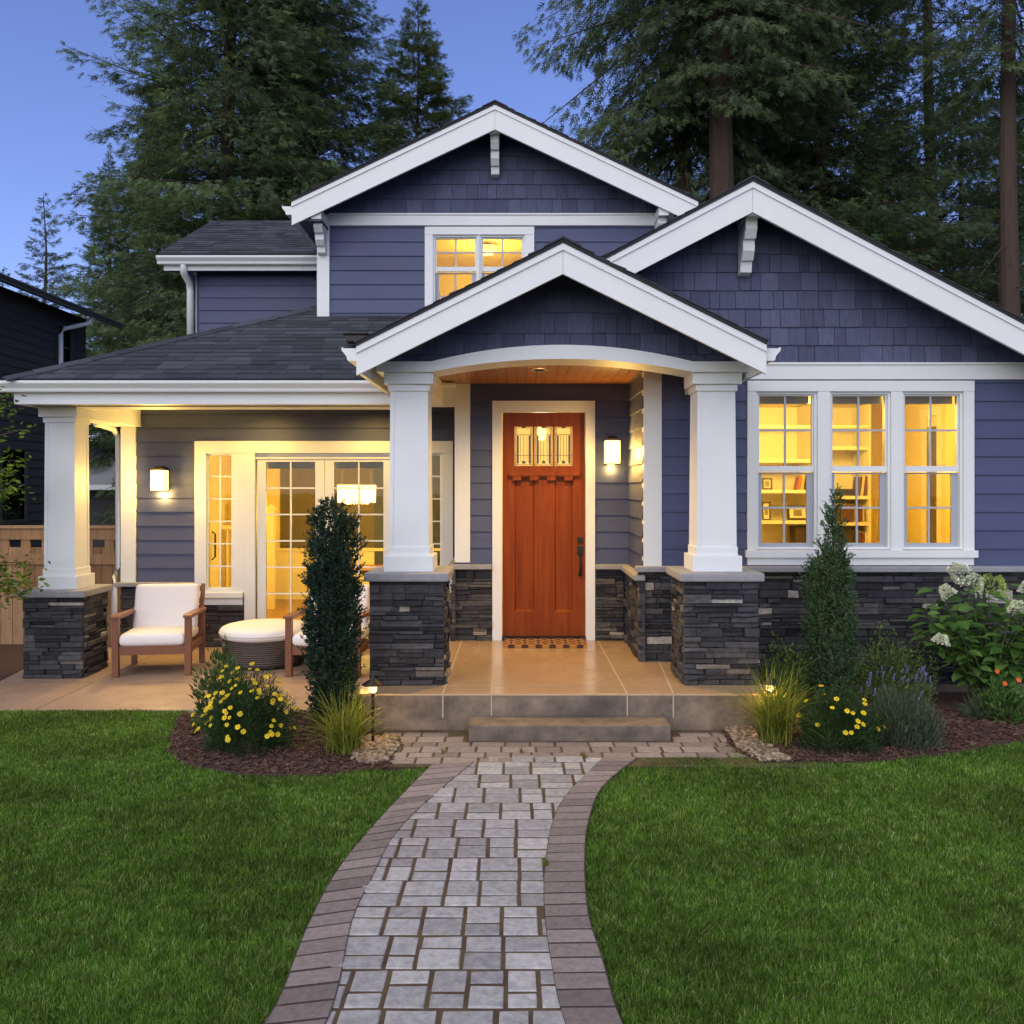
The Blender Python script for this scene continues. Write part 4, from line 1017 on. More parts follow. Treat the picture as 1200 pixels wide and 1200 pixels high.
t = thing('dining_table', 'brown wooden dining table below the chandelier', 'table', (-1.9,13.2,.06))
MB().box(-2.75,-1.05,12.75,13.65,.74,.78).build('tabletop', M['chairwood'], t, bevel=.005)
for x_ in (-2.65,-1.15):
    for y_ in (12.85,13.55): MB().box(x_-.04,x_+.04,y_-.04,y_+.04,.06,.739).build('leg', M['chairwood'], t)
t = thing('stair_railing', 'white stair railing with newel post behind the left french door', 'railing', (X(317,14),14,.06))
nx = X(317.5,14)
n = MB().box(nx-.055,nx+.055,13.945,14.055,.06,1.60); n.box(nx-.075,nx+.075,13.925,14.075,1.60,1.64).frustum(nx,14,1.64,1.69,.06,.06,.02,.02); n.build('newel_post', M['creamtrim'], t)
MB().box(-4.6,nx-.055,13.97,14.03,1.30,1.36).build('handrail', M['creamtrim'], t)
for k in range(6): MB().box(nx-.14-k*.11,nx-.115-k*.11,13.985,14.015,.06,1.30).build('baluster', M['creamtrim'], t)
idr = MB().box(-4.655,-4.635,13.35,14.25,.06,2.15); idr.box(-4.634,-4.628,13.5,14.1,.3,1.0).box(-4.634,-4.628,13.5,14.1,1.15,2.0)
idr = idr.build('interior_door', M['creamtrim'], house)
MB().tube([(-4.62,13.62,1.28),(-4.57,13.60,1.25),(-4.57,13.60,.9),(-4.62,13.62,.86)], .014, 8).build('door_handle', M['black'], idr)

# bookcase of the study
BF, BB = 11.6, 12.19
t = thing('bookcase', 'cream built-in bookcase behind the triple window', 'bookcase', (3.7,11.9,.35))
bays = [(2.55, X(950,BF), (500,540,576,612,650)), (X(957,BF), X(1018,BF), (500,525,583,614,650))]
bc = MB()
for a, b, sh in bays:
    bc.box(a-.03,a,BF,BB,.351,3.04); bc.box(b,b+.03,BF,BB,.351,3.04)
bc.box(2.52,bays[1][1]+.03,BB-.02,BB-.001,.351,3.04); bc.build('bookcase_frame', M['creamtrim'], t)
for a, b, sh in bays:
    for y_ in sh: MB().box(a,b,BF+.01,BB-.02,Z(y_,BF)-.022,Z(y_,BF)+.022).build('shelf', M['creamtrim'], t)
    MB().box(a,b,BF+.012,BB-.02,.352,.95).build('cabinet', M['creamtrim'], t)
def zsh(y_): return Z(y_,BF)+.0225
def frame_pic(pxa, pxb, ya, ysh, label, tilt=.12):
    a, b = X(pxa,BF+.1), X(pxb,BF+.1); z0 = zsh(ysh); h = Z(ya,BF+.1)-z0; y = BF+.10; T = math.tan(tilt)
    o = thing('picture_frame', label, 'picture frame', ((a+b)/2,y,z0))
    e = min(.03,(b-a)*.16)
    P = lambda x,z,d: (x, y+T*(z-z0)-d, z)
    f = MB()
    for (x0,x1,za,zb) in ((a,b,z0,z0+e),(a,b,z0+h-e,z0+h),(a,a+e,z0+e,z0+h-e),(b-e,b,z0+e,z0+h-e)):
        f.add([P(x0,za,0),P(x1,za,0),P(x1,zb,0),P(x0,zb,0),P(x0,za,.02),P(x1,za,.02),P(x1,zb,.02),P(x0,zb,.02)], [(0,3,2,1),(4,5,6,7),(0,1,5,4),(1,2,6,5),(2,3,7,6),(3,0,4,7)])
    f.build('frame', M['bookdark'], o)
    MB().add([P(a+e,z0+e,.008),P(b-e,z0+e,.008),P(b-e,z0+h-e,.008),P(a+e,z0+h-e,.008)], [(0,1,2,3)]).build('mat_board', M['paper'], o)
    q = (b-a)*.30; r_ = h*.28
    MB().add([P(a+q,z0+r_,.011),P(b-q,z0+r_,.011),P(b-q,z0+h-r_,.011),P(a+q,z0+h-r_,.011)], [(0,1,2,3)]).build('photograph', M['photo'], o)
M['bookdark'] = plain('dark_brown_wood', (.045,.03,.02), .5, .2); M['paper'] = plain('paper', (.75,.68,.55), .8, .05); M['photo'] = plain('grey_photo_print', (.22,.18,.14), .6, .6, 25)
frame_pic(893, 905, 560, 576, 'small dark picture frame alone on the upper lit shelf left of the books')
frame_pic(893, 903, 588, 612, 'narrow dark picture frame left of the wide one on the lower shelf')
frame_pic(922.5, 947, 592, 612, 'wide dark picture frame with cream mat on the lower shelf')
def book(pxa, pxb, ya, ysh, mat, label, group=None, lean=0.0):
    a, b = X(pxa,BF+.04), X(pxb,BF+.04); z0 = zsh(ysh); h = Z(ya,BF+.04)-z0; w_ = b-a
    o = thing('book', label, 'book', ((a+b)/2,BF+.14,z0), group)
    A = Matrix.Rotation(lean, 3, 'Y'); c = Vector((a if lean > 0 else b, BF+.04, z0))
    def bx(mb, x0,x1,y0,y1,z0_,z1_):
        m = MB().box(x0,x1,y0,y1,z0_,z1_); off = Vector((0,0,w_*abs(math.sin(lean)))); mb.add([tuple(c + A @ (Vector(p)) + off) for p in m.v], m.f); return mb
    x0 = 0 if lean > 0 else -w_
    bx(MB(), x0, x0+w_, 0, .17, 0, h).build('cover', mat, o, bevel=.002)
    bx(MB(), x0+w_*.15, x0+w_*.85, .004, .168, .004, h+.003).build('pages', M['paper'], o)
bm_ = lambda n_, c_: plain(n_, c_, .6, .08)
B1, B2, B3, B4, B5, B6 = bm_('yellow_book_cover',(.62,.36,.03)), bm_('orange_book_cover',(.42,.13,.02)), bm_('brown_book_cover',(.12,.06,.035)), bm_('black_book_cover',(.03,.028,.03)), bm_('cream_book_cover',(.6,.5,.34)), bm_('red_book_cover',(.13,.045,.03))
book(934.5,937,559,576,B2,'thin orange book at the left end of the leaning books',None,.16)
book(938,941.5,557,576,B1,'yellow book leaning between an orange and a black book',None,.14)
book(942.5,946,558,576,B4,'black and yellow book leaning at the right end of the upper shelf',None,.10)
book(1003.5,1007.5,559,583,B3,'brown book leaning leftmost on the middle shelf of the right bay',None,.12)
book(1008.5,1011.5,557,583,B5,'pale spined book leaning between two brown books',None,.12)
book(1012.5,1016,558,583,B6,'reddish brown book leaning against the right side of the bookcase',None,.10)
rr = random.Random(8); p_ = 979.0
while p_ < 1013:
    wd = rr.choice((1.8,2.2,2.8,3.4)); book(p_, p_+wd, rr.uniform(589,594), 614, rr.choice((B3,B5,B5,B6,B4)), 'upright book in the row on the lower shelf of the right bay', 'books in the upright row'); p_ += wd+.35
for k, (a_, b_) in enumerate(((1005.5,1009),(1009.6,1013),(1013.5,1017))): book(a_,b_,623+k,650,(B3,B6,B5)[k],('dark brown','red brown','pale')[k]+' upright book on the bottom shelf of the right bay beside the dark box')
def sbox(pxa,pxb,ya,ysh,label,cat='box'):
    a, b = X(pxa,BF+.1), X(pxb,BF+.1); z0 = zsh(ysh)
    o = thing('storage_box', label, cat, ((a+b)/2,BF+.2,z0)); MB().box(a,b,BF+.1,BF+.34,z0,Z(ya,BF+.1)-.03).build('box_body', M['bookdark'], o, bevel=.006); MB().box(a-.006,b+.006,BF+.094,BF+.346,Z(ya,BF+.1)-.029,Z(ya,BF+.1)).build('lid', M['bookdark'], o, bevel=.004)
sbox(932,949,617,650,'dark storage box on the bottom shelf below the wide picture frame'); sbox(979,1003.5,617,650,'large dark storage box on the bottom shelf of the right bay'); sbox(985,1003,573,583,'flat dark box on the middle shelf of the right bay beside leaning books')
# doorway on the right wall of the study
MB().box(5.165,5.1995,10.98,11.26,.36,Z(500,11.1)).build('interior_doorway', M['taupe'], house)
cs = MB()
for a, b in ((10.86,10.98),(11.26,11.40)): cs.box(5.15,5.199,a,b,.36,Z(497,11.1)+.1)
cs.box(5.14,5.199,10.84,11.42,Z(497,11.1)+.1,Z(497,11.1)+.2); cs.build('doorway_casing', M['creamtrim'], house)
# shades rolled up at the window heads
for a, b in wins: MB().box(a+.02,b-.02,YR+.105,YR+.135,wz1-.085,wz1-.0).build('blind', M['creamtrim'], house)

# ------------------------------------------------------------------ wall lanterns
def lantern(x, ywall, z, e, label, s=1.0):
    t = thing('wall_lantern', label, 'wall lamp', (x,ywall,z), 'wall lanterns beside the doors')
    w_, h_ = .078*s, .122*s; yc = ywall-.125*s
    MB().box(x-.055,x+.055,ywall-.02,ywall+.01,z-.13,z+.16).build('back_plate', M['black'], t, bevel=.003)
    MB().bar((x,ywall-.02,z+h_+.045),(x,yc,z+h_+.045),.02,.02).build('arm', M['black'], t)
    MB().box(x-w_,x+w_,yc-w_,yc+w_,z-h_,z+h_).build('lamp_glass', M['lampglass'], t, bevel=.006)
    MB().box(x-w_-.012,x+w_+.012,yc-w_-.012,yc+w_+.012,z+h_+.001,z+h_+.02).frustum(x,yc,z+h_+.02,z+h_+.05,w_*.8,w_*.8,w_*.4,w_*.4).build('cap', M['black'], t)
    f = MB().box(x-w_-.008,x+w_+.008,yc-w_-.008,yc+w_+.008,z-h_-.016,z-h_-.001)
    f.build('cage', M['black'], t)
    lamp('bulb_light', (x,yc-w_-.03,z), e, WARM, .06, 'POINT', t); lamp('bulb_light', (x,ywall-.035,z-h_-.05), e*.16, WARM, .04, 'POINT', t)
lantern(X(188,YL-.12), YL-.02, Z(563,YL-.12), 74, 'lit square lantern on the siding left of the french doors')
lantern(X(717,YD-.12), YD-.02, Z(530,YD-.12), 27, 'lit square lantern on the siding right of the front door', 1.0)

# ------------------------------------------------------------------ doormat
def matmat():
    m, ns, ls, bs = newmat('patterned_coir'); tc = ns.new('ShaderNodeTexCoord'); mp = node(ns,'ShaderNodeMapping'); mp.inputs['Scale'].default_value = (7,8,1); ls.new(tc.outputs['Object'], mp.inputs[0])
    v = node(ns,'ShaderNodeTexVoronoi', feature='F1', i_Scale=1.0, i_Randomness=0.0); ls.new(mp.outputs[0], v.inputs['Vector'])
    c = ramp(ns, ls, v.outputs['Distance'], [(.24,(.028,.014,.018)),(.28,(.50,.22,.055)),(.46,(.50,.22,.055)),(.49,(.04,.02,.02))]); n3 = noise(ns, ls, 260, 2)
    ls.new(mixc(ns, ls, ramp(ns, ls, n3, [(.4,0),(.8,.5)]), c, (.3,.15,.06)), bs.inputs['Base Color']); bs.inputs['Roughness'].default_value = 1; bump(ns, ls, bs, n3, .8); return m
mt = MB().box(-.125,.735,9.29,9.69,PZ+.002,PZ+.034).build('doormat', matmat(), None, bevel=.004)
tag(mt, 'patterned orange and brown doormat in front of the wooden door', 'doormat')

# ------------------------------------------------------------------ patio furniture
M['piping'] = plain('cushion_piping', (.66,.63,.60), .9, .05)
def armchair(loc, rz, label):
    t = thing('armchair', label, 'armchair', (0,0,0), 'armchairs on the patio')
    w_, dp = .36, .36
    for sx in (-1,1):
        MB().box(sx*w_-.033,sx*w_+.033,-dp-.033,-dp+.033,0,.60).build('leg', M['chairwood'], t, bevel=.004)
        MB().bar((sx*w_,dp-.04,0),(sx*w_,dp-.02,.62),.055,.055).build('leg', M['chairwood'], t, bevel=.004)
        MB().prism([(-dp-.05,.600),(dp,.585),(dp,.612),(-dp-.02,.640),(-dp-.05,.630)], (sx*w_-.045,0,0), (0,1,0), (0,0,1), (.09,0,0)).build('arm', M['chairwood'], t, bevel=.006)
    f = MB().box(-w_+.034,w_-.034,-dp-.018,-dp+.018,.225,.315); f.box(-w_+.034,w_-.034,dp-.06,dp-.03,.21,.29)
    f.box(-w_-.015,-w_+.015,-dp+.034,dp-.07,.225,.30).box(w_-.015,w_+.015,-dp+.034,dp-.07,.225,.30); f.box(-w_+.02,w_-.02,-dp+.02,dp-.06,.285,.30)
    f.build('seat_frame', M['chairwood'], t, bevel=.003)
    b = MB()
    for x_ in (-.34,.34): b.bar((x_,dp-.06,.29),(x_,dp+.14,.86),.04,.045)
    for k in range(4): b.bar((-.34,dp-.02+k*.05,.42+k*.13),(.34,dp-.02+k*.05,.42+k*.13),.02,.06)
    b.build('back_frame', M['chairwood'], t)
    MB().pillow((0,-.035,.375), .335, .36, .075, None, .2, .13, 48, 12).build('seat_cushion', M['cushion'], t, smooth=True)
    MB_ = Matrix.Rotation(-.27,3,'X') @ Matrix.Rotation(R(90),3,'X')
    sc_ = t.children[-1]; bc_ = MB().pillow((0,.250,.640), .335, .250, .072, MB_, .2, .13, 48, 14).build('back_cushion', M['cushion'], t, smooth=True)
    def piping(o, c, sx, sy, Mx):
        pw = lambda v: math.copysign(abs(v)**.13, v)
        pts = [Vector(c)+Mx @ Vector((sx*pw(math.cos(a)), sy*pw(math.sin(a)), .0)) for a in [2*math.pi*k/64 for k in range(65)]]
        MB().tube(pts, .0055, 6, False).build('piping', M['piping'], o)
    piping(bc_, (0,.250,.640), .336, .251, MB_)
    t.location = loc; t.rotation_euler.z = rz; return t
ch = armchair((-3.83,9.66,.001), R(8), 'white cushioned wooden armchair beside the left stone pier')
c2 = copy_tree(ch); c2.location = (-1.97,9.62,.001); c2.rotation_euler.z = R(-4); c2['label'] = 'white cushioned wooden armchair half hidden behind the left yew'
ot = thing('ottoman', 'round brown wicker ottoman with a white cushion', 'ottoman', (0,0,0))
MB().lathe([(.43,0),(.45,.03),(.455,.26),(.44,.285)], 0,0,.02, 48).build('wicker_base', M['wicker'], ot, smooth=False)
MB().pillow((0,0,.365), .485,.485,.085, None, .35, 1, 48, 12).build('cushion', M['cushion'], ot, smooth=True)
MB().tube([(.486*math.cos(2*math.pi*k/48),.486*math.sin(2*math.pi*k/48),.365) for k in range(49)], .006, 6, False).build('piping', M['piping'], ot.children[-1])
for a in (40,140,220,320): MB().lathe([(.02,0),(.02,.02)], .36*math.cos(R(a)), .36*math.sin(R(a)), 0, 8).build('foot', M['black'], ot)
ot.location = (-2.80,9.98,.001)

# ------------------------------------------------------------------ path lights
def path_light(x, y, e, label, h=.50):
    t = thing('path_light', label, 'garden light', (x,y,0), 'path lights in the flower beds')
    MB().tube([(x,y,0),(x,y,h-.10)], .012, 8).build('post', M['black'], t)
    MB().lathe([(.016,0),(.030,.012),(.032,.055),(.018,.062)], x, y, h-.105, 12).build('lamp_glass', M['lampglass'], t)
    MB().lathe([(.085,0),(.080,.006),(.03,.04),(.012,.06),(.01,.075)], x, y, h-.045, 16).build('hat', M['black'], t, smooth=True)
    lamp('bulb_light', (x+.0,y,h-.12), e, WARM, .02, 'POINT', t); return t
path_light(X(437,6.85), 6.85, 7, 'lit bronze path light beside the left column pier', .50)
path_light(X(903,7.05), 7.08, 7, 'lit bronze path light hidden in the right ornamental grass', .46)

# ------------------------------------------------------------------ plants
def unit(v): return v/np.maximum(1e-9, np.linalg.norm(v,axis=-1,keepdims=True))
def kites(P, D, L, W, g, fold=.0):
    """leaf quads: base P, direction D, length L, width W"""
    n = len(P); rnd = unit(g.normal(size=(n,3))); S = unit(np.cross(D, rnd)); L = np.broadcast_to(L,(n,))[:,None]; W = np.broadcast_to(W,(n,))[:,None]
    Nn = np.cross(S, D)
    V = np.stack([P, P+D*L*.45+S*W/2+Nn*W*fold, P+D*L, P+D*L*.45-S*W/2+Nn*W*fold], 1)
    f = np.arange(n)[:,None]*4+np.array([[0,1,2,3]])
    return V.reshape(-1,3), f
def cat(*parts):
    vs, fs, o = [], [], 0
    for v, f in parts: vs.append(v); fs.append(f+o); o += len(v)
    return np.concatenate(vs), np.concatenate(fs)
def ovate(P, D, Up, L, W):
    """broad leaves with a midrib fold: 8 verts, 6 quads/tris as quads"""
    n = len(P); S = unit(np.cross(D, Up)); Nn = np.cross(S, D); L = L[:,None]; W = W[:,None]
    A = lambda t, s, d: P+D*L*t+S*W*s+Nn*L*d
    V = np.stack([A(0,0,0), A(.3,.5,.06), A(.68,.40,.05), A(1,0,-.10), A(.68,-.40,.05), A(.3,-.5,.06), A(.33,0,-.01), A(.68,0,-.03)], 1)
    b = np.arange(n)[:,None]*8
    f = np.concatenate([b+[0,6,1,1], b+[6,7,2,1], b+[7,3,2,2], b+[0,5,6,6], b+[5,4,7,6], b+[4,3,7,7]], 1).reshape(-1,4)
    return V.reshape(-1,3), f
def leafmesh(name, v, f, mat, parent, smooth=False):
    # drop the doubled corner of triangles written as quads
    me = bpy.data.meshes.new(name); dbl = f[:,2] == f[:,3]
    if dbl.any(): me.from_pydata(v.tolist(), [], [tuple(q[:3]) if q[2]==q[3] else tuple(q) for q in f.tolist()]); me.materials.append(mat); return link(name, me, parent)
    bpy.data.meshes.remove(me); return npmesh(name, v, f, mat, parent, smooth=smooth)

def yew(loc, h, rx, plumes, seed, mat, label, tilt=0, needle=.026, taper=.5, open_=0.0, name='columnar_yew', lobes=None):
    g = np.random.default_rng(seed); t = thing(name, label, 'evergreen shrub', loc)
    P, D = [], []; st = MB()
    for k in range(len(lobes) if lobes else plumes):
        a = 2*np.pi*k/plumes*2.4+g.uniform(0,.5); q = math.sqrt((k+.5)/plumes); bx, by = rx*.72*q*math.cos(a), rx*.62*q*math.sin(a)
        top = h*(1-taper*q*g.uniform(.25,1.0)) if k else h
        pr = rx*.33*g.uniform(.8,1.2)
        if lobes: bx, by, top, pr = lobes[k]
        m = int((330 if lobes else 260)*top/h)
        zz = g.uniform(.06,1,m)**.9*top; az = g.uniform(0,2*np.pi,m); rr_ = pr*np.sqrt(g.random(m))*np.clip((1.03-zz/top)*6,.15,1)
        fl = np.clip(.55+zz/top*1.1,0,1)*(1+.0*zz)
        base = np.stack([bx*fl+rr_*np.cos(az)+tilt*zz, by*fl+rr_*np.sin(az), zz],1)
        dr = unit(np.stack([np.cos(az)*.55+bx/rx*.35,np.sin(az)*.55+by/rx*.35,np.full(m,.85)],1)+g.normal(0,.18,(m,3)))
        P.append(base); D.append(dr)
        st.tube([(bx*.3,by*.3,0),(bx*.8+tilt*top*.4,by*.8,top*.45),(bx+tilt*top*.9,by,top*.93)], [.014,.009,.003], 5)
    P, D = np.concatenate(P), np.concatenate(D); n = len(P); kk = 24
    s = g.random((n,kk)); Ls = g.uniform(.06,.13,(n,1)); pos = P[:,None]+D[:,None]*(s*Ls)[...,None]
    nd = unit(D[:,None]*.75+g.normal(0,.55,(n,kk,3)))
    v, f = kites(pos.reshape(-1,3), nd.reshape(-1,3), needle*g.uniform(.7,1.2,n*kk), needle*.36, g)
    leafmesh('foliage', v, f, mat, t); st.build('stem', M['twig'], t, local=True); return t
yew((X(391,7.1),7.1,0), 1.92, .225, 15, 21, M['yew'], 'dark green columnar yew with several tips beside the left path light', 0, .027, .16, lobes=[(-.115,0,1.76,.066),(-.05,.05,1.83,.072),(.04,-.02,1.79,.068),(.115,.03,1.70,.066),(.0,.11,1.6,.08),(-.075,-.10,1.52,.072),(.07,-.10,1.48,.072),(-.01,-.12,1.40,.07),(.11,-.05,1.3,.06),(-.12,-.05,1.28,.06)])
yew((X(970,7.95),7.95,0), 1.88, .235, 14, 22, M['juniper'], 'grey green conical juniper leaning before the triple window', .02, .027, .72, name='columnar_juniper')

def flower_mesh(name, npet, L, W, cup, matp, mate, seed):
    g = np.random.default_rng(seed); mb = MB()
    for k in range(npet):
        a = 2*math.pi*k/npet+g.uniform(-.1,.1); d = Vector((math.cos(a),math.sin(a),cup)); s = Vector((-math.sin(a),math.cos(a),0))*W/2
        mb.add([d*L*.12, d*L*.6+s, d*L, d*L*.6-s], [(0,1,2,3)])
    me = bpy.data.meshes.new(name); n0 = len(mb.f); mb.lathe([(L*.24,-.001),(L*.22,L*.16),(L*.08,L*.22)], 0,0,0, 7)
    me.from_pydata(mb.v, [], mb.f); me.materials.append(matp); me.materials.append(mate)
    for p in me.polygons[n0:]: p.material_index = 1
    return me
YF = flower_mesh('flower', 8, .021, .012, .12, M['yellow'], M['yelloweye'], 1)
OF = flower_mesh('flower', 6, .024, .018, .35, M['orange'], M['yelloweye'], 2)
def mound(loc, rx, ry, h, seed, mat, n, leafL, leafW, label, cat_, name, nfl=0, fmesh=None, up=.6, flz=(.35,1.0), front=False, skew=0, stems=24):
    g = np.random.default_rng(seed); t = thing(name, label, cat_, loc)
    u = unit(g.normal(size=(n,3))); u[:,2] = np.abs(u[:,2]); r_ = g.uniform(.35,1,n)**.6
    lump = 1+.22*np.sin(u[:,0]*6+seed)*np.sin(u[:,1]*5+seed*2)+.12*np.sin(u[:,2]*9+u[:,0]*4)
    P = u*(r_*lump)[:,None]*np.array([rx,ry,h]); P[:,2] = np.maximum(P[:,2],.004); P[:,0] += skew*P[:,2]
    D = unit(u*np.array([1,1,.7])+np.array([0,0,up])+g.normal(0,.45,(n,3)))
    v, f = kites(P-D*leafL*.3, D, leafL*g.uniform(.6,1.25,n), leafW*g.uniform(.7,1.2,n), g, .15)
    leafmesh('foliage', v, f, mat, t); st = MB()
    for k in range(stems):
        a = g.uniform(0,2*np.pi); q = g.uniform(.3,.85); st.tube([(0,0,0),(rx*.4*q*math.cos(a),ry*.4*q*math.sin(a),h*.45),(rx*q*math.cos(a),ry*q*math.sin(a),h*(1-.5*q))], [.004,.003,.0015], 4)
    st.build('stem', M['stem'], t, local=True)
    for k in range(nfl):
        while True:
            d = g.normal(size=3); d /= np.linalg.norm(d); d[2] = abs(d[2])
            if flz[0] <= d[2] <= flz[1] and (not front or d[1] < .45): break
        q = g.uniform(.92,1.28); o = bpy.data.objects.new('flower', fmesh); sc.collection.objects.link(o); o.parent = t
        o.location = (d[0]*rx*q+skew*d[2]*h*q, d[1]*ry*q, d[2]*h*q+.012)
        nv = Vector((d[0]*.7+g.normal(0,.25), d[1]*.7-.35+g.normal(0,.2), d[2]*.6+.45)); o.rotation_euler = nv.to_track_quat('Z','Y').to_euler(); o.scale = (g.uniform(.8,1.15),)*3
    return t
mound((X(292,6.75),6.78,0), .335, .30, .52, 31, M['fern'], 15000, .05, .0055, 'rounded coreopsis bush covered in small yellow flowers in the left bed', 'flowering bush', 'coreopsis', 98, YF, .8, (.2,1), True, -.08)
mound((X(260,7.3),7.3,0), .23, .20, .62, 32, M['shrub'], 1300, .065, .022, 'light green leafy shrub behind the left yellow flowers', 'shrub', 'leafy_shrub', up=.9)
mound((X(983,6.75),6.78,0), .30, .27, .40, 33, M['fern'], 13000, .05, .0055, 'low coreopsis bush with a few yellow flowers in the right bed', 'flowering bush', 'coreopsis', 24, YF, .8, (.35,1), True)
lv = mound((X(1058,6.85),6.9,0), .33, .29, .37, 34, M['lavleaf'], 9000, .06, .006, 'grey green lavender bush with thin violet spikes', 'flowering bush', 'lavender', up=1.3)
gl = np.random.default_rng(5)
spk = MB()
for k in range(42):
    a = gl.uniform(0,6.28); z_ = gl.uniform(0,.055); d_ = Vector((math.cos(a)*.8,math.sin(a)*.8,.9)); s_ = Vector((-math.sin(a),math.cos(a),0))*.004; p = Vector((0,0,z_)); spk.add([p,p+d_*.007+s_,p+d_*.014,p+d_*.007-s_], [(0,1,2,3)])
sm_ = bpy.data.meshes.new('flower_spike'); n0 = len(spk.f); spk.tube([(0,0,-.15),(0,0,0)], .0016, 4); sm_.from_pydata(spk.v,[],spk.f); sm_.materials.append(M['lavflower']); sm_.materials.append(M['stem'])
for p in sm_.polygons[n0:]: p.material_index = 1
for k in range(36):
    a = gl.uniform(0,6.28); q = math.sqrt(gl.random())*.9; o = bpy.data.objects.new('flower_spike', sm_); sc.collection.objects.link(o); o.parent = lv
    o.location = (.36*q*math.cos(a)+.03, .30*q*math.sin(a), .37*math.sqrt(1-.7*q*q)+gl.uniform(.08,.20)); o.rotation_euler = (gl.normal(0,.2), gl.normal(.05,.25), 0); o.scale = (.8,.8,gl.uniform(.6,1.0))
mound((X(918,8.2),8.1,0), .32, .24, .52, 35, M['lowshrub'], 3200, .036, .014, 'dark low shrub between the right pier and the juniper', 'shrub', 'low_shrub', up=.3)
mound((X(1040,8.2),8.15,0), .46, .28, .60, 36, M['lowshrub'], 3600, .038, .015, 'bright low spreading shrub right of the juniper', 'shrub', 'low_shrub', up=.25)
mound((X(1150,7.6),7.6,0), .17, .15, .17, 37, M['lavleaf'], 420, .11, .010, 'small strappy seedling on the bare mulch below the hydrangea', 'plant', 'strappy_plant', up=.5, stems=0)

def tuft(loc, n, L, spread, seed, label, wdt=.011, name='ornamental_grass'):
    g = np.random.default_rng(seed); t = thing(name, label, 'ornamental grass', loc); k = 7
    a = g.uniform(0,2*np.pi,n); Ls = L*g.uniform(.55,1.1,n); sp = spread*g.uniform(.15,1.0,n); b = g.normal(0,min(.045,spread*.1),(n,2))
    s = np.linspace(0,1,k); dx = np.cos(a)[:,None]*sp[:,None]*s**1.6; dy = np.sin(a)[:,None]*sp[:,None]*s**1.6
    zz = Ls[:,None]*(s*1.05-.62*(sp/spread)[:,None]**1.5*s**2.6); C = np.stack([b[:,:1]+dx, b[:,1:]+dy, np.maximum(zz,.003)],2)
    wv = wdt*(1-s**2*.92)*g.uniform(.6,1.1,n)[:,None]; tw = a+np.pi/2+g.normal(0,.5,n); S = np.stack([np.cos(tw),np.sin(tw),np.zeros(n)],1)
    V = np.stack([C-S[:,None]*wv[...,None]/2, C+S[:,None]*wv[...,None]/2],2).reshape(-1,3)
    i = np.arange(n)[:,None,None]*2*k+np.arange(k-1)[None,:,None]*2
    f = (i+np.array([[[0,1,3,2]]])).reshape(-1,4)
    npmesh('blades', V, f, M['blade'], t); return t
tuft((X(404,6.62),6.62,0), 260, .50, .52, 41, 'yellow green arching grass tuft at the foot of the left yew')
tuft((X(417,7.0),7.12,0), 110, .34, .14, 43, 'glowing yellow grass clump right behind the left yew', .016)
tuft((X(908,6.85),6.88,0), 340, .62, .60, 42, 'tall yellow green grass tuft glowing over the right path light')

for (px_, py_, sd_, lb) in ((519,884,81,'tiny weed in the paver joint nearest the left path border'),(611,883,82,'tiny weed in the paver joint before the middle of the step'),(686,889,83,'tiny weed in the paver joint near the right path border'),(640,1016,84,'tiny weed at the right border half way down the path')):
    wd_ = tuft((*gp(px_,py_),0), 22, .065, .05, sd_, lb, .006, 'weed'); wd_['group'] = 'weeds in the paver joints'; wd_['category'] = 'weed'
def hydrangea(loc, seed, label):
    g = np.random.default_rng(seed); t = thing('hydrangea', label, 'flowering bush', loc); P, D, U, L, W = [], [], [], [], []; st = MB(); tips = []
    for k in range(46):
        a = g.uniform(0,2*np.pi); r_ = g.uniform(.2,.85); hh = g.uniform(.55,1.22)*(1-.25*r_); p0 = Vector((g.normal(0,.05),g.normal(0,.05),0)); p2 = Vector((r_*math.cos(a)*.85,r_*math.sin(a)*.55,hh)); p1 = p0.lerp(p2,.5)+Vector((0,0,.12))
        st.tube([p0,p1,p2],[.008,.006,.004],5); tips.append(p2)
        for s in np.linspace(.3,1,7):
            c = p0*(1-s)**2+p1*2*s*(1-s)+p2*s*s; az = g.uniform(0,6.28)
            for e in (0,math.pi):
                d = np.array([math.cos(az+e),math.sin(az+e),g.uniform(-.55,.25)]); d /= np.linalg.norm(d); P.append(np.array(c)+d*.03); D.append(d); U.append(np.array([g.normal(0,.25),g.normal(0,.25)-.25,1])); l = g.uniform(.10,.17); L.append(l); W.append(l*g.uniform(.55,.7))
    v, f = ovate(np.array(P),np.array(D),unit(np.array(U)),np.array(L),np.array(W)); leafmesh('foliage', v, f, M['hydleaf'], t); st.build('stem', M['stem'], t, local=True)
    return t
hy = hydrangea((4.22,8.02,0), 51, 'broad leaved hydrangea with pale flower heads at the right edge')
def panicle(px, py, Y, rx, rz, tilt, mat, seed):
    g = np.random.default_rng(seed); n = 420; rx *= 1.25; rz *= 1.25; s = g.random(n); a = g.uniform(0,6.28,n); rr_ = rx*np.sqrt(np.clip(1-s*.85,0,1))*np.sqrt(g.uniform(.5,1,n))
    P = np.stack([rr_*np.cos(a), rr_*np.sin(a)*.8, (s-.4)*rz*1.6],1); D = unit(np.stack([np.cos(a),np.sin(a),s*.9],1)+g.normal(0,.4,(n,3)))
    v1 = kites(P, D, .020, .017, g); v, f = v1; o = leafmesh('flower_head', v, f, mat, hy); o.location = Vector(at(px,py,Y))-Vector(hy.location); o.rotation_euler = (g.normal(0,.2), tilt, 0); return o
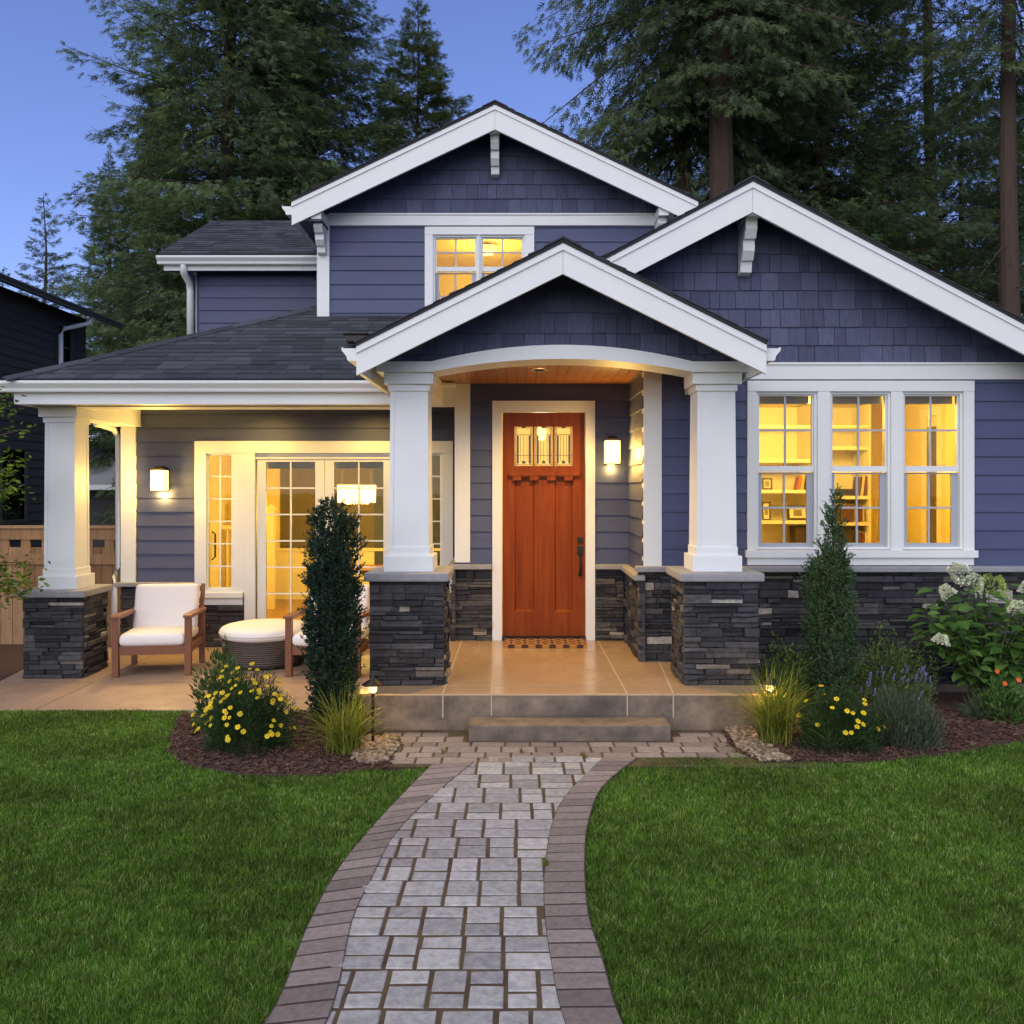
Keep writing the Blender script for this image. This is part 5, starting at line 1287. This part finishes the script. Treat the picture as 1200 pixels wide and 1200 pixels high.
for k, (px_, py_, rx, rz, tl, mm) in enumerate(((1124,671,.075,.07,-.9,'hydflower'),(1140,685,.085,.07,.6,'hydflower'),(1163,688,.115,.085,.2,'hydgreen'),(1110,694,.05,.05,-.5,'hydflower'),(1192,713,.06,.05,.2,'hydflower'),(1103,750,.055,.035,.3,'hydflower'),(1208,690,.08,.06,.3,'hydflower'))):
    panicle(px_, py_, 7.62, rx, rz, tl, M[mm], 60+k)
op = mound((X(1178,7.5),7.55,0), .20, .16, .34, 38, M['hydleaf'], 700, .06, .026, 'small plant with a few orange blooms in front of the hydrangea', 'flowering plant', 'orange_flower', up=.7)
for (px_, py_) in ((1168,787),(1177,801),(1193,797)):
    o = bpy.data.objects.new('flower', OF); sc.collection.objects.link(o); o.parent = op; o.location = Vector(at(px_,py_,7.36))-Vector(op.location); o.rotation_euler = Vector((.1,-1,.5)).to_track_quat('Z','Y').to_euler()

def small_tree(loc, h, seed, label):
    g = np.random.default_rng(seed); t = thing('young_tree', label, 'tree', loc); tr = MB(); P, D = [], []
    tr.tube([(0,0,0),(.03,0,h*.35),(-.02,.02,h*.7),(.0,0,h*.97)],[.035,.028,.018,.006],8)
    for k in range(84):
        z_ = h*g.uniform(.26,.98); a = g.uniform(0,6.28); L = (.70 if z_ < .8*h else .42)*g.uniform(.5,1.05); p0 = Vector((0,0,z_)); p1 = Vector((math.cos(a)*L,math.sin(a)*L,z_+L*g.uniform(.0,.35))); tr.tube([p0,p0.lerp(p1,.5)+Vector((0,0,.05)),p1],[.009,.006,.002],5)
        for q in range(46):
            s = g.uniform(.25,1.05); c = p0.lerp(p1,s)+Vector(g.normal(0,.055,3)); P.append(c); D.append((math.cos(a)*.6+g.normal(0,.6),math.sin(a)*.6+g.normal(0,.6),g.normal(-.1,.35)))
    v, f = kites(np.array(P), unit(np.array(D)), g.uniform(.045,.085,len(P)), g.uniform(.02,.034,len(P)), g, .2); leafmesh('crown', v, f, M['maple'], t); tr.build('trunk', M['twig'], t, local=True); return t
small_tree((-5.24,8.42,0), 2.95, 71, 'young bright green tree in front of the cedar fence')

# ------------------------------------------------------------------ fence and neighbours
FY = 11.35
f = thing('fence', 'cedar board fence with an open square lattice top', 'fence', (-7.0,FY,0)); bmb = MB(); rf = random.Random(3); x = -10.6
while x < -4.92:
    wd = rf.uniform(.135,.145); bmb.cblock((x,FY,-.08), (1,0,0), (0,0,1), (0,-1,0), min(wd-.004,-4.90-x), 1.20+.08, .02+rf.uniform(0,.005), .003); x += wd
bmb.build('fence_boards', M['fence'], f)
rl = MB().box(-10.6,-4.92,FY-.045,FY-.0225+.02,Z(661,FY),Z(649,FY)); rl.box(-10.6,-4.92,FY-.045,FY-.002,Z(632,FY),Z(619,FY)); rl.box(-10.6,-4.90,FY-.07,FY+.05,Z(619,FY)+.001,Z(619,FY)+.035); rl.build('rail', M['fence'], f)
x = -10.5
while x < -4.95:
    MB().box(x,x+.115,FY-.03,FY-.004,Z(649,FY)-.02,Z(632,FY)+.02).build('lattice_block', M['fence'], f); x += .265
for x in (-9.7,-7.3,-4.98): MB().box(x-.045,x+.045,FY+.004,FY+.095,-.08,1.46).build('post', M['fence'], f)

NX = -9.35
nb = thing('neighbour_house', 'charcoal neighbouring house with a low eave on the left', 'house', (NX,14,0))
nwins = [(16.25,17.05,1.35,2.65),(18.25,18.78,4.45,5.25),(12.5,13.6,3.9,5.0)]
o = MB(); lap(o, (NX,0,0), (0,-1,0), (1,0,0), -19.45, -7.0, -.05, 5.6, .17, holes=[(-b,-a,c,d) for a,b,c,d in nwins]); o.build('siding', M['neigh'], nb)
o = MB(); wallh(o, 7.0, 19.45, -.05, 5.6, lambda a,b,c,d: o.box(NX-.12,NX-.012,a,b,c,d), nwins); o.box(NX-8,NX-.012,19.33,19.45,-.05,5.6).box(NX-8,NX-.012,7.0,7.12,-.05,5.6); o.build('wall', M['neigh'], nb)
for a,b,c,d in nwins:
    q = MB().box(NX-.06,NX+.03,a-.07,a,c-.07,d+.07); q.box(NX-.06,NX+.03,b,b+.07,c-.07,d+.07).box(NX-.06,NX+.03,a,b,d,d+.07).box(NX-.06,NX+.035,a,b,c-.07,c).box(NX-.05,NX+.0,a,b,(c+d)/2-.02,(c+d)/2+.02)
    q = q.build('window', M['neightrim'], nb); MB().box(NX-.045,NX-.04,a,b,c,d).build('pane', M['nglass'], q); MB().box(NX-.14,NX-.10,a,b,c,d).build('blind', M['neightrim'], q)
r_ = MB().prism([(NX+.48,5.50),(NX-4,7.3),(NX-4,7.42),(NX+.48,5.62)], (0,6.4,0), (1,0,0), (0,0,1), (0,13.65,0)); r_.prism([(NX-4,7.3),(NX-8.5,5.5),(NX-8.5,5.62),(NX-4,7.42)], (0,6.4,0), (1,0,0), (0,0,1), (0,13.65,0)); r_.build('roof', M['neightrim'], nb)
MB().prism(GUT, (NX+.47,6.4,5.49), (1,0,0), (0,0,1), (0,13.65,0)).build('gutter', plain('grey_gutter',(.09,.09,.10),.4,.1), nb)
MB().tube([(NX+.48,18.75,5.5),(NX+.44,18.65,5.36),(NX+.14,18.25,5.18),(NX+.10,18.2,5.05),(NX+.10,18.2,0)], .045, 8).build('downspout', M['white'], nb)
MB().tube([(NX+.08,19.35,2.8),(NX+.08,19.35,0)], .05, 8).build('downspout', M['neightrim'], nb)
fb = thing('far_house', 'far dark house with a pale grey roof seen past the porch post', 'house', (-14,30,0)); fx0, fx1, fy0, fy1 = -20,-10.6,28.5,36
MB().box(fx0,fx1,fy0,fy1,-.08,2.0).build('wall', M['neigh'], fb)
MB().add([(fx0-.4,fy0-.4,2.0),(fx1+.4,fy0-.4,2.0),(fx1+.4,fy1+.4,2.0),(fx0-.4,fy1+.4,2.0),(fx0+3,fy0+3.6,3.6),(fx1-3,fy0+3.6,3.6)], [(0,1,5,4),(1,2,5),(2,3,4,5),(3,0,4),(0,3,2,1)]).build('roof', plain('pale_grey_roof',(.20,.21,.23),.9,.2,20), fb)
MB().box(fx0-.42,fx1+.42,fy0-.44,fy0-.41,1.86,2.02).build('fascia', M['white'], fb)

# ------------------------------------------------------------------ conifers
def conifer(loc, h, c0, r, seed, mat, bark, label, nbr=230, rb=.35, droop=.30, dens=1.0, e_lo=-10, e_hi=32, ssz=1.0, dead=0, prof=.75, group='conifers behind the houses', name='fir_tree', zcut=99):
    g = np.random.default_rng(seed); t = thing(name, label, 'tree', loc, group)
    tk = MB(); k = 12; tk.tube([(.06*math.sin(i*1.1+seed),.06*math.cos(i*.9+seed),-.1+(h+.1)*i/k) for i in range(k+1)], [max(.02,rb*(1-i/k)**.8*(1.25 if i==0 else 1)) for i in range(k+1)], 10)
    Tp, Ta, Ts, Tn, Tl = [], [], [], [], []
    for i in range(nbr+dead):
        dd = i >= nbr
        if dd: z_ = g.uniform(c0*.45, c0*1.05); tt = 0; L = r*g.uniform(.2,.55)
        else:
            tt = ((i+g.random())/nbr)**1.05; z_ = c0+(h-c0)*tt; L = r*(1-tt)**prof*min(1,.6+tt*2.2)*g.uniform(.62,1.12)+.12
        a = i*2.39996+g.normal(0,.35); e = R(e_lo+(e_hi-e_lo)*tt**.8+g.normal(0,7)); dp = droop*(1-tt*.6)*g.uniform(.6,1.3)
        ca, sa = math.cos(a), math.sin(a); s7 = np.linspace(0,1,7)
        f3 = lambda s: np.stack([ca*L*s*math.cos(e), sa*L*s*math.cos(e), z_+L*(math.sin(e)*s-dp*s**2+dp*.42*s**3.5)], -1)
        tk.tube([Vector(p) for p in f3(s7[::2])], [max(.006,.010*L*.9*(1-.9*q)) for q in s7[::2]], 4, False)
        if dd: continue
        m = max(10,int(L*44*dens*g.uniform(.6,1.35))); s = .06+.96*g.random(m)**.85; sd_ = np.where(g.random(m)<.5,-1.,1.)
        Pm = f3(np.clip(s,0,1)); Tg = unit(f3(np.clip(s+.03,0,1.05))-f3(np.clip(s-.03,0,1.02)))
        sv = np.stack([-sa*sd_, ca*sd_, np.zeros(m)],1); off = g.random(m)**1.2*L*.26*np.clip(1.12-s,0,1)*1.5
        Pm = Pm+sv*off[:,None]+Tg*(off*.8)[:,None]+np.stack([g.normal(0,.05,m)*L*.4,g.normal(0,.05,m)*L*.4,-off*.25-np.abs(g.normal(0,.06,m))*L*.40+g.normal(0,.04,m)],1)
        ang = g.uniform(.25,1.1,m)[:,None]; ax = unit(Tg*np.cos(ang)+sv*np.sin(ang)+np.stack([g.normal(0,.12,m),g.normal(0,.12,m),g.normal(-.28-droop*.5,.35,m)],1))
        Tp.append(Pm); Ta.append(ax); Tl.append((.26+.24*(1-s))*g.uniform(.6,1.25,m)*ssz*.92*min(1,.45+L*.35))
    P, A, Ln = np.concatenate(Tp), np.concatenate(Ta), np.concatenate(Tl)[:,None]; n = len(P)
    Up = unit(np.array([0,0,1.])+g.normal(0,.6,(n,3))); S = unit(np.cross(A,Up)); N = np.cross(S,A)
    tri = []
    for (t0, an, l, wd) in ((0,0,1.0,.075),(.05,.85,.5,.10),(.12,-.85,.5,.10),(.26,.8,.46,.10),(.34,-.8,.44,.10),(.48,.75,.38,.10),(.56,-.75,.36,.10),(.70,.6,.28,.10)):
        d = A*math.cos(an)+S*math.sin(an)-N*.12*abs(an)+g.normal(0,.10,(n,3)); q = np.cross(N,d); b = P+A*Ln*t0
        tri += [b-q*Ln*wd/2, b+q*Ln*wd/2, b+d*Ln*l]
    V = np.stack(tri,1).reshape(-1,3); F_ = np.arange(len(V)).reshape(-1,3)
    npmesh('crown', V, F_, mat, t); tk.build('trunk', bark, t, local=True); return t
def tree_at(px, Y): return (X(px,Y), Y, -.09)
TA = conifer(tree_at(268,26), 31, 2.5, 5.6, 101, M['fir'], M['bark'], 'tallest broad dark fir behind the left wing roof', 520, .30, .30, .85)
TC = conifer(tree_at(489,33), 20.2, 2, 6.6, 103, M['fir2'], M['bark'], 'pointed spruce whose tip shows left of the upper gable', 330, .2, .22, 1.0, -8, 30, 1.0, 0, .9, name='spruce_tree')
TD = conifer(tree_at(52,40), 15.0, 4, 2.9, 104, M['fir3'], M['barkdark'], 'small sparse conifer standing over the charcoal neighbouring house', 95, .2, .18, .9, -4, 30, .95, 6)
TF = conifer(tree_at(800,24.5), 29, 11.2, 5.0, 105, M['fir3'], M['bark'], 'drooping hemlock hanging over the right end of the upper gable', 210, .34, .80, .95, -18, 18, .95, 8, .6, name='hemlock_tree')
TG = conifer(tree_at(846,22.5), 30, 12.0, 4.4, 106, M['fir3'], M['bark'], 'fir with a thick reddish trunk just left of the right gable peak', 190, .42, .5, 1.0, -18, 18, .95, 14, .6)
TJ = conifer(tree_at(1183,20.5), 28, 11.5, 3.6, 107, M['fir3'], M['bark'], 'slender bare trunked fir at the right edge', 120, .24, .4, .8, -14, 20, .9, 26, .6)
def again(src, px, Y, s, rz, label, z=0):
    o = copy_tree(src); o.location = (X(px,Y), Y, -.09+z); o.scale = (s,s,s); o.rotation_euler.z = rz; o['label'] = label; return o
again(TA, 368, 30.5, .88, 2.1, 'dark fir filling the gap between the tallest fir and the pointed spruce')
again(TA, 128, 31, .44, 4.0, 'shorter fir between the charcoal house and the left wing roof')
again(TA, 185, 36, .62, 1.0, 'mid height fir low behind the left flank of the tallest fir')
again(TA, 330, 38, .8, 3.2, 'far fir seen through the branches of the tallest fir')
again(TD, 4, 44, .85, 2.0, 'conifer tip just above the eave at the left edge')
again(TA, 962, 27, .98, .7, 'dense dark fir above the right slope of the right gable')
again(TF, 905, 31, 1.0, 2.6, 'shadowed hemlock behind the thick reddish trunk')
again(TJ, 1090, 28, 1.05, 1.4, 'thin grey trunked fir between the dense fir and the right edge')
again(TC, 722, 38, .86, .5, 'pale spruce low behind the right slope of the upper gable')
again(TC, 1040, 38, .95, 2.4, 'far spruce between the dense fir and the thin trunk')
again(TF, 1128, 35, .80, 1.2, 'far hemlock left of the slender bare trunk', -4)
again(TD, 1175, 27, .95, 5.0, 'sparse low conifer in front of the slender bare trunk')
again(TC, 1215, 31, .9, 3.9, 'spruce low at the right edge behind the slender trunk')
